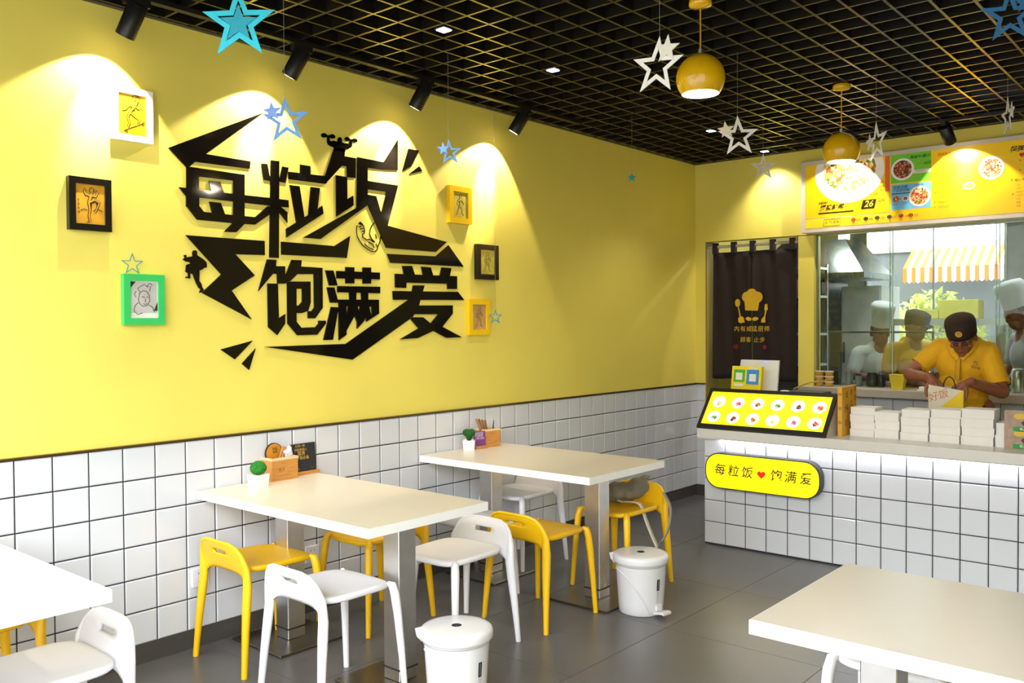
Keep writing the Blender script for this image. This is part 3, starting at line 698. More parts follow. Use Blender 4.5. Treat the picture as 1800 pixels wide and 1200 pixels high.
dup(sw0, (0.945, 1.608, 0), PI + .02, 'white plastic stool facing the shopfront, between the two pedal bins')
dup(sy0, (0.99, 2.213, 0), 0.0, 'yellow plastic stool at the front of the table with the green heart')
dup(sw0, (0.455, 2.205, 0), 0, 'white plastic stool mostly hidden behind the white stool by the near bin')
dup(sw0, (0.222, 2.95, 0), PI, 'white plastic stool by the wall beyond the table with the green heart')
dup(sy0, (0.995, 2.955, 0), PI - .03, 'yellow plastic stool with a grey bag lying on its seat')
dup(sw0, (0.953, -0.264, 0), PI, 'white plastic stool pushed under the table closest to the shopfront')
dup(sy0, (0.28, -0.27, 0), PI, 'yellow plastic stool of which only two legs show under the nearest table')
dup(sw0, (2.99, 1.60, 0), PI, 'white plastic stool under the table standing apart')

# ================================================================== PEDAL BINS
def pedal_bin(loc, rz, label):
    t = thing('pedal_bin', label, 'bin', (loc[0], loc[1], 0), rz, 'white pedal bins')
    MB().lathe([(.002, .0), (.112, .0), (.117, .006), (.120, .05), (.132, .235), (.1345, .272)], 44).build('bucket', BIN, t)
    MB().lathe([(.1345, .258), (.1385, .258), (.139, .266), (.1395, .268), (.1465, .270), (.148, .276), (.148, .296), (.1455, .304), (.139, .310), (.12, .3135), (.05, .315), (.021, .315)], 44).build('lid', BIN, t)
    MB().lathe([(.002, .3115), (.021, .3115), (.0215, .315)], 20).build('finger_hole', DGREY, t)
    # arc moulded on the side
    pts = []
    for i in range(14):
        g = i / 13; ang = math.radians(170 + 98 * g); z = .232 - .22 * (g ** 2.4)
        rr = .120 + (z - .05) / .185 * .012 + .0005
        pts.append((rr * math.cos(ang), rr * math.sin(ang), z))
    MB().tube(pts, .0042, 6).build('moulded_arc', BIN, t)
    a = math.radians(292)
    def on(ang, z, r=None):
        rr = (.120 + (z - .05) / .185 * .012 + .0012) if r is None else r
        return (rr * math.cos(ang), rr * math.sin(ang), z)
    def patch(a0, a1, z0, z1, nm, m, off=.0012):
        b = MB(); vs = []; fs = []
        for i in range(5):
            g = a0 + (a1 - a0) * i / 4
            for z in (z0, z1):
                rr = .120 + (z - .05) / .185 * .012 + off; vs.append((rr * math.cos(g), rr * math.sin(g), z))
        for i in range(4): fs.append((2 * i, 2 * i + 2, 2 * i + 3, 2 * i + 1))
        b.add(vs, fs); return b.build(nm, m, t)
    patch(a - .075, a + .075, .135, .195, 'black_label', mat('bin_label', '#191B22', .4))
    patch(a - .012, a + .012, .14, .19, 'label_print', mat('label_print', '#8C8E96', .4), .0017)
    patch(a - .07, a + .07, .07, .132, 'info_sticker', mat('info_sticker', '#C9C2BC', .4))
    p = math.radians(296); c, s = math.cos(p), math.sin(p)
    b = MB(); pts = [(.112, .012), (.135, .016), (.165, .022), (.182, .020)]
    vs = []
    for (r, z) in pts:
        for w, dz in ((-.03, 0), (.03, 0), (.03, .012), (-.03, .012)):
            vs.append((r * c - w * s, r * s + w * c, z + dz))
    fs = [(0, 1, 2, 3), (12, 15, 14, 13)]
    for i in range(3):
        for k in range(4): fs.append((i * 4 + k, i * 4 + 4 + k, i * 4 + 4 + (k + 1) % 4, i * 4 + (k + 1) % 4))
    b.add(vs, fs).build('pedal', BIN, t, weld=True)
    b = MB().box(.118, .128, -.02, .02, .03, .06); o = b.build('pedal_slot', BIN, t); o.rotation_euler = (0, 0, p)
    h = math.radians(150)
    MB().tube([(.135 * math.cos(h), .135 * math.sin(h), .255), (.152 * math.cos(h), .152 * math.sin(h), .275), (.160 * math.cos(h), .160 * math.sin(h), .296), (.14 * math.cos(h), .14 * math.sin(h), .30)], [.012, .014, .011, .008], 10).build('lid_hinge', BIN, t)
pedal_bin((1.40, 1.15), math.radians(68), 'white pedal bin at the corner of the table with the round green ball')
pedal_bin((1.355, 2.605), math.radians(55), 'white pedal bin beside the yellow stool that carries the bag')

# ================================================================== STAR ORNAMENTS
def star_pts(R, ratio=.40, rot=0.0, c=(0, 0)):
    p = []
    for i in range(10):
        r = R if i % 2 == 0 else R * ratio
        a = PI / 2 + rot + i * PI / 5
        p.append((c[0] + r * math.cos(a), c[1] + r * math.sin(a)))
    return p
STRING = mat('nylon_thread', '#9C9A94', .4)
def star(loc, R, col, label, yaw=0.0, tilt=0.0, small=None, hollow=.60, solid=False, th=.004, smallcol=None, string=True, grp='hanging felt stars'):
    m = mat('felt_' + col.strip('#'), col, .8, var=.05, scale=60)
    t = thing('star_ornament', label, 'star ornament', loc, math.radians(40.6 + yaw), grp)
    to3 = lambda p: (p[0], -th / 2, p[1])
    o = MB().prism(star_pts(R, rot=tilt), to3, (0, th, 0), None if solid else [star_pts(R * hollow, rot=tilt)]).build('star', m, t)
    if small:
        sx, sz, sr, srot = small
        ms = mat('felt_' + (smallcol or col).strip('#'), smallcol or col, .8, var=.05, scale=60)
        MB().prism(star_pts(sr, .42, rot=srot, c=(sx, sz)), lambda p: (p[0], -th * 1.6, p[1]), (0, th * 1.0, 0)).build('small_star', ms, t)
    if string:
        a = PI / 2 + tilt
        MB().tube([(R * math.cos(a) * .96, 0, R * math.sin(a) * .96), (R * math.cos(a) * .96, 0, ZC - loc[2])], .0007, 5, smooth=False).build('thread', STRING, t)
    return t
star((1.313, 0.238, 2.528), .125, '#35C3D6', 'big turquoise star with a solid star in its middle, in front of the yellow wall', small=(0, -.004, .062, 0), smallcol='#2B9DB0', tilt=.02)
star((0.841, 0.751, 2.368), .099, '#6FA2DC', 'pale blue hollow star with a small solid star at its side, over the lettering', small=(-.056, .036, .042, .1), smallcol='#86A9F0', tilt=.06)
star((0.642, 1.899, 2.429), .068, '#6C9BDD', 'small blue double star above the upper yellow frame', small=(-.034, .016, .034, .1), smallcol='#7FA6F5', yaw=18, tilt=.08)
star((0.597, 3.707, 2.524), .031, '#2490A5', 'tiny solid teal star in front of the far yellow wall', solid=True)
star((0.018, 0.505, 1.8115), .052, '#3F8F9A', 'thin teal star outline peeping over the green frame', hollow=.80, yaw=45, th=.003, string=False)
star((0.06, 2.905, 1.580), .052, '#4C93A8', 'thin blue-grey star outline beside the lower yellow frame', hollow=.66, yaw=25, th=.003)
star((2.094, 1.565, 2.521), .114, '#F7F5F2', 'white hollow star turned sideways, with a solid star on its arm, near the larger lamp', small=(.045, .058, .054, -.1), smallcol='#EFEBDF', yaw=-38, tilt=-.10)
star((1.785, 2.88, 2.503), .11, '#E6E3E0', 'white hollow star with a cream solid star on its arm, beside the larger lamp', small=(-.066, .034, .046, .15), smallcol='#EADCC4', tilt=.05)
star((1.275, 4.29, 2.588), .093, '#D8D6CF', 'white star with a smaller star inside, in front of the corner strip of wall', small=(0, -.002, .036, 0), smallcol='#E0D8C4', tilt=.02)
star((2.197, 3.761, 2.55), .116, '#E4E2DC', 'white hollow star turned half away, beside the farther yellow lamp', small=(-.066, .012, .05, .1), yaw=-84, tilt=.05)
star((2.759, 4.246, 2.691), .11, '#E2E0D8', 'white star seen edge-on above the menu board', small=(-.05, .02, .05, .1), yaw=78)
star((3.169, 2.225, 2.639), .105, '#2F6FA8', 'dark blue hollow star high up in front of the black grid', tilt=0.03, yaw=-6, small=(.05, .05, .045, .1))

# ================================================================== TABLE ACCESSORIES
def pot(loc, rz, label, heart):
    t = thing('potted_topiary', label, 'plant pot', loc, rz, 'white square pots with moss balls')
    b = MB(); h = .062; a, c = .033, .038
    b.add([(-a, -a, 0), (a, -a, 0), (a, a, 0), (-a, a, 0), (-c, -c, h), (c, -c, h), (c, c, h), (-c, c, h), (-c + .004, -c + .004, h), (c - .004, -c + .004, h), (c - .004, c - .004, h), (-c + .004, c - .004, h),
           (-c + .005, -c + .005, h - .008), (c - .005, -c + .005, h - .008), (c - .005, c - .005, h - .008), (-c + .005, c - .005, h - .008)],
          [(3, 2, 1, 0)] + [(i, (i + 1) % 4, 4 + (i + 1) % 4, 4 + i) for i in range(4)] + [(4 + i, 4 + (i + 1) % 4, 8 + (i + 1) % 4, 8 + i) for i in range(4)] +
          [(8 + i, 8 + (i + 1) % 4, 12 + (i + 1) % 4, 12 + i) for i in range(4)] + [(12, 13, 14, 15)])
    b.build('pot', mat('white_ceramic', '#F5F3F0', .3), t)
    if heart:
        o = blob('moss_heart', [('ell', (-.016, 0, h + .046), (.024, .020, .024)), ('ell', (.016, 0, h + .046), (.024, .020, .024)), ('cap', (0, 0, h + .035), (0, 0, h + .002), .026, .014)], .005, GREEND, t, 3)
    else:
        o = blob('moss_ball', [('ell', (0, 0, h + .030), (.040, .040, .034))], .005, GREEN, t, 2)
    random.seed(3)
    for v in o.data.vertices:
        v.co += v.normal * random.uniform(-.0018, .0018)
    return t
pot((.165, 1.045, .75), math.radians(8), 'white square pot with a round green moss ball on the table', False)
pot((.105, 2.60, .75), math.radians(40), 'white square pot with a green moss heart on the table', True)

def caddy(loc, rz, label, w, d, h):
    """open bamboo box: w along local x, d along local y"""
    t = thing('bamboo_box', label, 'utensil box', loc, rz, 'bamboo utensil boxes'); k = .009
    a, c = w / 2, d / 2
    MB().box(-a, a, -c, -c + k, 0, h - .012).box(-a, a, c - k, c, 0, h - .012).box(-a, -a + k, -c + k, c - k, 0, h - .012).box(a - k, a, -c + k, c - k, 0, h - .012).box(-a + k, a - k, -c + k, c - k, 0, .008).build('box_body', BAMBOO, t)
    e = .002
    MB().box(-a - e, a + e, -c - e, -c + k, h - .012, h).box(-a - e, a + e, c - k, c + e, h - .012, h).box(-a - e, -a + k, -c + k, c - k, h - .012, h).box(a - k, a + e, -c + k, c - k, h - .012, h).build('rim', BAMBOOL, t)
    return t
GOLD = mat('gold_lettering', '#E0B33C', .5); CARDB = mat('black_card', '#26262A', .35); CARDP = mat('purple_card', '#7A3A86', .45); WPRINT = mat('white_print', '#E8E2EE', .5)
# caddy on the near table
cz = .75
cd = caddy((.058, 1.238, cz), 0, 'bamboo utensil box with chopsticks and a round wooden tag, before the black card', .105, .155, .115)
text('餐具', .02, mat('burnt_wood', '#8A5522', .6), cd, (.0528, -.02, .055), rot=(PI / 2, 0, PI / 2))
tg = thing('round_wooden_tag', 'round wooden tag with a dark rim stuck in the bamboo utensil box', 'wooden tag', (.045, 1.215, cz + .135))
MB().tube([(-.004, 0, 0), (.004, 0, 0)], .05, 36).build('disc', mat('orange_wood', '#D08A25', .45, var=.1), tg)
MB().lathe([(.047, -.0045), (.0505, -.0045), (.0505, .0045), (.047, .0045)], 36, smooth=False).build('dark_rim', INKB, tg).rotation_euler = (0, PI / 2, 0)
text('饭', .036, INKB, tg, (.0046, .006, .012), rot=(PI / 2, 0, PI / 2))
STICK = wood('chopstick_wood', '#A8713F', '#C7925B', (30, 30, 3)); STICKD = wood('dark_chopstick_wood', '#7A4E26', '#A87440', (30, 30, 3))
def stick(a, c, label, grp, m, r=(.0035, .008)):
    a = Vector(a); c = Vector(c); t = MB().tube([(0, 0, 0), c - a], [(.003, .0035), r], 8, smooth=False).build('chopsticks', m, None, a)
    return tag(t, label, 'chopsticks', grp)
for i, (dy, top) in enumerate((((-.012), (1.262, .165)), ((0.0), (1.276, .16)), ((.012), (1.292, .150)), ((.02), (1.304, .138)))):
    stick((.058 + .008 * (i % 2), 1.215 + dy * .8, cz + .012), (.064, top[0], cz + top[1]), ('pale wooden chopstick pair leaning over the round wooden tag', 'wooden chopstick pair, second from the round wooden tag',
          'wooden chopstick pair, third from the round wooden tag', 'reddish wooden chopstick pair closest to the crumpled film')[i], 'chopsticks in the near bamboo box', STICK)
sp = blob('plastic_film', [('ell', (.065, 1.29, cz + .12), (.018, .022, .022)), ('cap', (.062, 1.285, cz + .03), (.066, 1.296, cz + .15), .010, .014), ('ell', (.07, 1.272, cz + .135), (.012, .014, .014))], .006, mat('shiny_film', '#F4F4FF', .08, .2), None, 0)
random.seed(5)
for v in sp.data.vertices: v.co += v.normal * random.uniform(-.004, .004)
tag(sp, 'crumpled shiny wrapper sticking out of the bamboo utensil box', 'wrapper')
def card(loc, rz, label, w, h, m, lines, base_w):
    t = thing('table_card', label, 'table card', loc, rz, 'upright cards in bamboo bases')
    MB().box(-.022, .022, -base_w / 2, base_w / 2, 0, .016).build('bamboo_base', BAMBOO, t, bevel=.001, seg=1)
    c = MB().box(-.003, .003, -w / 2, w / 2, .008, .008 + h).build('card', m, t); c.rotation_euler = (0, -.06, 0)
    for body, size, dy, z, mm in lines:
        o = text(body, size, mm, c, (.0034, dy, z), rot=(PI / 2, 0, PI / 2))
    return t
card((.040, 1.405, cz), 0, 'black upright card with gold lettering in a bamboo base', .15, .155, CARDB,
     [('人间一食', .016, -.022, .150, GOLD), ('粒粒皆用心', .0155, -.018, .130, GOLD), ('猛男', .024, -.014, .110, GOLD), ('下饭必备', .020, -.006, .087, GOLD), ('品质', .016, -.042, .028, mat('dim_gold', '#7F6C3C', .6)), ('力', .016, .048, .03, mat('dim_gold', '#7F6C3C'))], .172)
cd2 = caddy((.085, 2.80, cz), math.radians(-12), 'bamboo utensil box with dark chopsticks behind the purple card', .095, .125, .115)
card((.118, 2.685, cz), math.radians(-12), 'purple upright card with white lettering in a bamboo base', .088, .100, CARDP,
     [('每粒好饭', .0165, -.004, .095, WPRINT), ('吃饱有爱', .0165, -.008, .080, WPRINT), ('力量 加倍', .0155, 0, .064, WPRINT), ('品', .013, -.028, .022, mat('lilac_print', '#A884B4', .5)), ('力', .013, .026, .022, mat('lilac_print', '#A884B4'))], .092)
for i in range(6):
    y0 = 2.775 + .006 * i
    stick((.085 + .010 * (i % 2), y0, cz + .012), (.078 + .010 * (i % 2), 2.694 + .0145 * i, cz + .185 - .003 * i),
          'thin wooden chopstick in the far bamboo box, ' + ('nearest the heart pot', 'second from the heart pot', 'third from the heart pot', 'fourth from the heart pot', 'fifth from the heart pot', 'closest to the black utensil')[i], 'chopsticks in the far bamboo box', STICKD if i % 2 else STICK, (.0065, .0070))
pen = MB().tube([(0, 0, 0), (0, .012, .10)], .0035, 8).tube([(0, .012, .1), (0, .018, .15)], [.005, .002], 8).build('table_knife', BLACK, None, (.09, 2.83, cz + .014))
tag(pen, 'black handled utensil standing beside the far chopsticks', 'utensil')

# ================================================================== GREY BAG ON THE STOOL
BAGM = mat('grey_brown_fabric', '#7E7767', .8, var=.25, scale=14, bump=.6)
BAGL = mat('cream_strap', '#CFC4AE', .7)
bg_ = thing('shoulder_bag', 'slouchy grey fabric bag with a cream strap lying on the yellow stool', 'bag', (.985, 3.02, SEATZ))
rot = Matrix.Rotation(math.radians(-12), 3, 'Y')
o = blob('bag_body', [('ell', (-.045, -.015, .060), (.098, .092, .060), rot), ('ell', (.055, .015, .082), (.092, .08, .060), Matrix.Rotation(math.radians(-28), 3, 'Y')), ('cap', (.06, .03, .125), (.135, .05, .165), .026, .012), ('cap', (-.11, -.02, .03), (-.10, .02, .085), .02, .012)], .008, BAGM, bg_, 4)
random.seed(11)
for v in o.data.vertices:
    c = v.co; v.co += v.normal * (.006 * math.sin(60 * c.x + 30 * c.z) * math.sin(45 * c.y + 20 * c.x))
def ribbon(name, pts, w, m, parent, wd=(0, 1, 0)):
    b = MB(); vs = []; fs = []; wd = Vector(wd).normalized() * (w / 2)
    pts = [Vector(p) for p in pts]
    for p in pts: vs += [p - wd, p + wd, p + wd + Vector((.0012, .0012, .002)), p - wd + Vector((.0012, .0012, .002))]
    for i in range(len(pts) - 1):
        for k in range(4): fs.append((4 * i + k, 4 * i + 4 + k, 4 * i + 4 + (k + 1) % 4, 4 * i + (k + 1) % 4))
    fs += [(3, 2, 1, 0), tuple(4 * (len(pts) - 1) + k for k in range(4))]
    return b.add(vs, fs, True).build(name, m, parent)
def curve(P, n=8):
    P = [Vector(p) for p in P]; out = []
    for i in range(len(P) - 1):
        a = P[max(i - 1, 0)]; b = P[i]; c = P[i + 1]; d = P[min(i + 2, len(P) - 1)]
        for k in range(n):
            u = k / n
            out.append(.5 * ((2 * b) + (c - a) * u + (2 * a - 5 * b + 4 * c - d) * u * u + (3 * b - a - 3 * c + d) * u ** 3))
    out.append(P[-1]); return out
ribbon('strap', curve([(.01, -.09, .03), (.05, -.105, .028), (.11, -.10, .034), (.165, -.09, .02), (.195, -.085, -.06), (.235, -.08, -.15), (.262, -.075, -.205)]), .022, BAGL, bg_, (.3, .8, .2))
ribbon('strap_end', curve([(.262, -.075, -.205), (.245, -.085, -.25), (.246, -.085, -.31)], 5), .018, BAGL, bg_, (.6, .7, 0))
ribbon('strap_loop', curve([(.262, -.07, -.205), (.290, -.04, -.16), (.300, 0, -.09), (.27, .06, .0), (.20, .10, .07)]), .016, mat('grey_strap', '#8E8A80', .7), bg_, (.5, .6, .2))

# ================================================================== COUNTER
CY = 4.124
ct = thing('service_counter', 'white tiled service counter with a grey stone top and light under its edge', 'counter', (0.909, CY, 0))
MB().box(0.006, 4.4, 0.010, .58, 0, .742).build('counter_body', GROUT, ct)
b = MB().box(-.024, 4.45, -.05, .70, .742, .805); b.build('countertop', COUNTER, ct, bevel=.004)
tmc = tile_mesh(.1422, .1444)
pl = []
for m_ in range(-1, 27):
    for j in range(5):
        if m_ == -1: continue
        pl.append((.160 + .148 * (m_) + .074, .010, .005 + .15 * j + .0765 + (.0 if j else .0)))
lay_tiles(ct, tmc, pl, (0, 0, 0))
lay_tiles(ct, tile_mesh(.153, .1455), [(.0815, .010, .0815 + .15 * j) for j in range(5)], (0, 0, 0))
LED = mat('led_strip', '#FFFFFF', .4, emit=26, emit_col='#EEF0FF')
MB().box(.14, 4.35, -.020, -.008, .731, .7415).build('led_strip', LED, ct)
MB().box(-.02, 4.45, -.048, -.022, .7365, .742).build('led_cover', COUNTER, ct)

# yellow rounded sign on the tiles
sg = thing('counter_sign', 'glowing yellow rounded sign with brush lettering and a red heart on the counter front', 'sign', (1.360, CY - .004, .530))
def rrect(w, h, r, n=8):
    p = []
    for cx, cy, a0 in ((w / 2 - r, h / 2 - r, 0), (-w / 2 + r, h / 2 - r, PI / 2), (-w / 2 + r, -h / 2 + r, PI), (w / 2 - r, -h / 2 + r, 1.5 * PI)):
        for i in range(n + 1): a = a0 + PI / 2 * i / n; p.append((cx + r * math.cos(a), cy + r * math.sin(a)))
    return p
YGLOW = mat('sign_yellow', '#FFE400', .4, emit=.80, emit_col='#FFD800', var=.01)
MB().prism(rrect(.80, .240, .10), lambda p: (p[0], -.066, p[1]), (0, .066, 0)).build('case', mat('dark_grey_sign_case', '#2B2D30', .4), sg)
MB().prism(rrect(.785, .226, .095), lambda p: (p[0], -.0672, p[1]), (0, .002, 0)).build('face', YGLOW, sg)
for i, ch in enumerate('每粒饭饱满爱'):
    x = (-.292, -.193, -.094, .108, .204, .306)[i]
    o = text(ch, .082, INKB, sg, (x, -.0679, .004), shear=.15, bold=.0006)
RED = mat('red_vinyl', '#E3211B', .4, emit=.35)
hp = []
for i in range(28):
    a = 2 * PI * i / 28
    hp.append((.0021 * 16 * math.sin(a) ** 3 * .85, .0021 * (13 * math.cos(a) - 5 * math.cos(2 * a) - 2 * math.cos(3 * a) - math.cos(4 * a)) * .85))
MB().prism([(p[0] + .008, p[1] + .004) for p in hp], lambda p: (p[0], -.0682, p[1]), (0, .001, 0)).build('heart', RED, sg)

# tilted menu light box
lb = thing('menu_light_box', 'tilted glowing yellow menu light box with twelve round dishes on the counter', 'light box', (.89, CY - .046, .805))
Lw, Hy, Hz = .895, .205, .245
MB().add([(0, .0, .012), (Lw, .0, .012), (Lw, Hy, Hz + .012), (0, Hy, Hz + .012), (0, Hy + .09, Hz + .012), (Lw, Hy + .09, Hz + .012), (0, Hy + .09, 0), (Lw, Hy + .09, 0), (0, .03, 0), (Lw, .03, 0)],
         [(3, 2, 5, 4), (4, 5, 7, 6), (6, 7, 9, 8), (8, 9, 1, 0), (0, 3, 4, 6, 8), (1, 9, 7, 5, 2)]).build('case', mat('white_case', '#D9D3CE', .4), lb, weld=True)
MB().box(.02, Lw - .03, .015, .05, .0, .012).build('black_foot', BLACK, lb)
nrm = Vector((0, -Hz, Hy)).normalized(); up = Vector((0, Hy, Hz)).normalized(); sl_len = math.hypot(Hy, Hz)
def onface(u, v, d): return Vector((0, 0, .012)) + Vector((u, 0, 0)) + up * v + nrm * d
def slab(b, u0, u1, v0, v1, d0, d1):
    vs = [onface(u, v, d) for d in (d0, d1) for (u, v) in ((u0, v0), (u1, v0), (u1, v1), (u0, v1))]
    return b.add(vs, [(3, 2, 1, 0), (4, 5, 6, 7), (0, 1, 5, 4), (1, 2, 6, 5), (2, 3, 7, 6), (3, 0, 4, 7)])
b = MB(); fw = .022
slab(b, -.004, Lw + .004, -.01, fw, -.004, .012); slab(b, -.004, Lw + .004, sl_len - fw, sl_len + .004, -.004, .012); slab(b, -.004, fw * .8, fw, sl_len - fw, -.004, .012); slab(b, Lw - fw, Lw + .004, fw, sl_len - fw, -.004, .012)
b.build('black_frame', BLACK, lb)
YFACE = mat('lit_yellow_film', '#FFF02A', .4, emit=.9, emit_col='#FFEA10', var=.01)
b = MB(); slab(b, fw * .8, Lw - fw, fw, sl_len - fw, .0, .004); b.build('lit_face', YFACE, lb)
PLATE = mat('lit_white_plate', '#FFFFFF', .4, emit=.95, var=.005)
FOODS = [food('lit_food_%d' % i, c, 90, .35) for i, c in enumerate((['#F2E3C8', '#E2B37A', '#E9D6B0'], ['#E05A7A', '#F29AA8', '#C93A52'], ['#C96A4A', '#7A3A2A', '#E8A07A'], ['#6FA35A', '#C9D89A', '#3F7A3A'], ['#8A3A2A', '#4A2A20', '#C96A5A'], ['#D9762F', '#EBA76A', '#B5481F']))]
rotf = Matrix((Vector((1, 0, 0)), up, nrm)).transposed().to_euler()
for r in range(2):
    for c in range(6):
        u = .095 + .142 * c; v = sl_len * (.665 if r == 0 else .275)
        q = onface(u, v, .0045)
        def disc(rad, m_, nm, dz, k=24, sx=1.0):
            me = MB().prism([(rad * math.cos(2 * PI * i / k) * sx, rad * math.sin(2 * PI * i / k)) for i in range(k)], lambda p: (p[0], p[1], 0), (0, 0, .001)).mesh(nm)
            o = link(nm, me, m_, lb, q + nrm * dz); o.rotation_euler = rotf; return o
        disc(.046, PLATE, 'plate_print', 0)
        random.seed(r * 10 + c)
        pts = [(.025 * random.uniform(.5, 1.05) * math.cos(2 * PI * i / 12) + .006, .025 * random.uniform(.45, 1.0) * math.sin(2 * PI * i / 12) - .008) for i in range(12)]
        me = MB().prism(pts, lambda p: (p[0], p[1], 0), (0, 0, .001)).mesh('dish_print'); o = link('dish_print', me, FOODS[(c + 3 * r) % 6], lb, q + nrm * .0012); o.rotation_euler = rotf
        o = link('dish_name', text_mesh(('香煎鸡腿', '招牌牛肉', '红烧排骨', '青椒肉片', '黑椒牛柳', '咖喱鸡块')[(c + r) % 6], .011), INK, lb, onface(u, v - .053, .0062)); o.rotation_euler = rotf

# payment card stand and till screen behind the light box
qs = thing('payment_card_stand', 'small yellow stand with a green and a blue payment panel on the counter', 'card stand', (1.045, 4.475, .805), math.radians(-4))
tilt = .28
c_ = MB().box(-.118, .118, 0, .035, .0, .40).build('block', mat('yellow_stand', '#F3DC22', .35), qs, bevel=.002, seg=1); c_.rotation_euler = (-tilt * .5, 0, 0); c_.location = (0, -.02, .02)
for nm, x0, x1, z0, z1, mm in (('green_panel', -.100, -.010, .285, .375, mat('green_panel', '#54B531', .4)), ('blue_panel', .004, .100, .27, .375, mat('blue_panel', '#2F8FE0', .4)), ('white_patch', -.082, -.030, .300, .352, PMT), ('white_patch', .026, .078, .292, .345, PMT), ('white_strip', .02, .084, .381, .392, PMT), ('white_strip', -.09, -.02, .255, .27, PMT)):
    MB().box(x0, x1, -.0015 if 'panel' in nm else -.0025, .0, z0, z1).build(nm, mm, c_)
MB().box(-.06, .06, .0, .10, 0, .02).build('stand_foot', mat('yellow_stand', '#F3DC22'), qs)
ps = thing('till_screen', 'white back of a till screen with a small blue light on the counter', 'screen', (1.06, 4.62, .805), math.radians(-3))
MB().add([(-.155, 0, .20), (.165, 0, .20), (.155, .06, .455), (-.150, .06, .455), (-.155, .022, .20), (.165, .022, .20), (.155, .082, .455), (-.150, .082, .455)], [(0, 1, 2, 3), (7, 6, 5, 4), (0, 4, 5, 1), (1, 5, 6, 2), (2, 6, 7, 3), (3, 7, 4, 0)]).build('screen_back', mat('screen_white', '#E4E3E6', .35), ps, bevel=.006, weld=True)
MB().tube([(0, .03, .02), (0, .05, .24)], [.028, .022], 16).build('screen_arm', mat('screen_white', '#E4E3E6'), ps)
MB().box(-.09, .09, -.03, .10, 0, .018).build('screen_base', mat('screen_white', '#E4E3E6'), ps)
MB().box(.045, .062, .052, .056, .438, .448).build('status_light', mat('blue_status', '#6A6CFF', .4, emit=2.5), ps)
sc_ = thing('card_reader', 'small white cup of odds and ends beside the till screen', 'cup', (1.335, 4.50, .805))
MB().lathe([(.002, 0), (.026, 0), (.030, .255), (.028, .255), (.024, .01)], 20).build('cup', PLW, sc_)
MB().box(-.022, .018, -.031, -.029, .215, .24).build('red_label', mat('faded_red', '#C97A6A', .5), sc_)
cb_ = MB().tube(curve([(1.33, 4.66, 1.06), (1.42, 4.72, 1.105), (1.50, 4.74, 1.115), (1.53, 4.76, 1.13)], 6), .005, 8).build('yellow_cable', mat('yellow_cable', '#A88F3A', .5))
tag(cb_, 'yellowish cable curving up beside the till screen', 'cable')
stnd = tag(MB().box(1.30, 1.56, 4.60, 4.78, .806, 1.05).build('till_printer', mat('dark_printer', '#3A3A3C', .5), bevel=.012), 'dark receipt printer beside the till screen behind the light box', 'printer')

# yellow standing folder
yb = thing('counter_flyer_board', 'upright yellow folder with black lettering at the end of the light box', 'flyer stand', (1.815, 4.20, .805), math.radians(3))
YC = mat('yellow_folder', '#DDA313', .5)
MB().box(0, .028, 0, .30, 0, .315).build('folder', YC, yb, bevel=.001, seg=1)
for i, (yy, zz, ch, s) in enumerate(((.06, .17, '力', .05), (.10, .26, '饭', .045), (.19, .27, '爱', .042), (.27, .29, '满', .04), (.27, .23, '饱', .04), (.10, .18, '每', .045), (.08, .08, '粒', .045), (.19, .2, '立', .04))):
    text(ch, s, INKB, yb, (.0285, yy, zz), rot=(PI / 2, 0, PI / 2))
for i in range(3): text('加', .022, INKB, yb, (.014, -.0006, .09 + .09 * i))

# stacks of white takeaway boxes
BOXW = mat('white_paper_box', '#EAE6E2', .55, var=.02)
def takeaway_box(loc, w, d, h, label, rz=0):
    t = thing('takeaway_box', label, 'takeaway box', loc, rz, 'white takeaway boxes on the counter')
    a, c = w / 2, d / 2; e = .0006
    MB().add([(-a + e, -c + e, 0), (a - e, -c + e, 0), (a - e, c - e, 0), (-a + e, c - e, 0), (-a, -c, h * .86), (a, -c, h * .86), (a, c, h * .86), (-a, c, h * .86)],
             [(3, 2, 1, 0), (4, 5, 6, 7), (0, 1, 5, 4), (1, 2, 6, 5), (2, 3, 7, 6), (3, 0, 4, 7)]).build('tray', BOXW, t, bevel=.0006, seg=1)
    MB().box(-a - .0008, a + .0008, -c - .0008, c + .0008, h * .86, h).build('lid', BOXW, t, bevel=.0006, seg=1)
    return t
stk = [(1.935, .150, .186, 4), (2.085, .145, .165, 3), (2.252, .160, .190, 4), (2.424, .165, .200, 4), (2.598, .172, .212, 4), (2.725, .060, .140, 2)]
ords = ['first', 'second', 'third', 'fourth', 'fifth', 'sixth']
for i, (x, w, H, nb) in enumerate(stk):
    h = H / nb
    for k in range(nb):
        pos = 'bottom' if k == 0 else ('topmost' if k == nb - 1 else ('second from the bottom' if k == 1 else 'third from the bottom'))
        takeaway_box((x + (.003 if k % 2 else -.001) + (-.004 if (k < nb - 2 and i in (2, 3)) else 0), 4.37 + (.004 if k % 2 else 0), .805 + h * k), w + .001, .15, h - .0003, '%s white takeaway box in the %s stack counted from the yellow folder' % (pos, ords[i]))

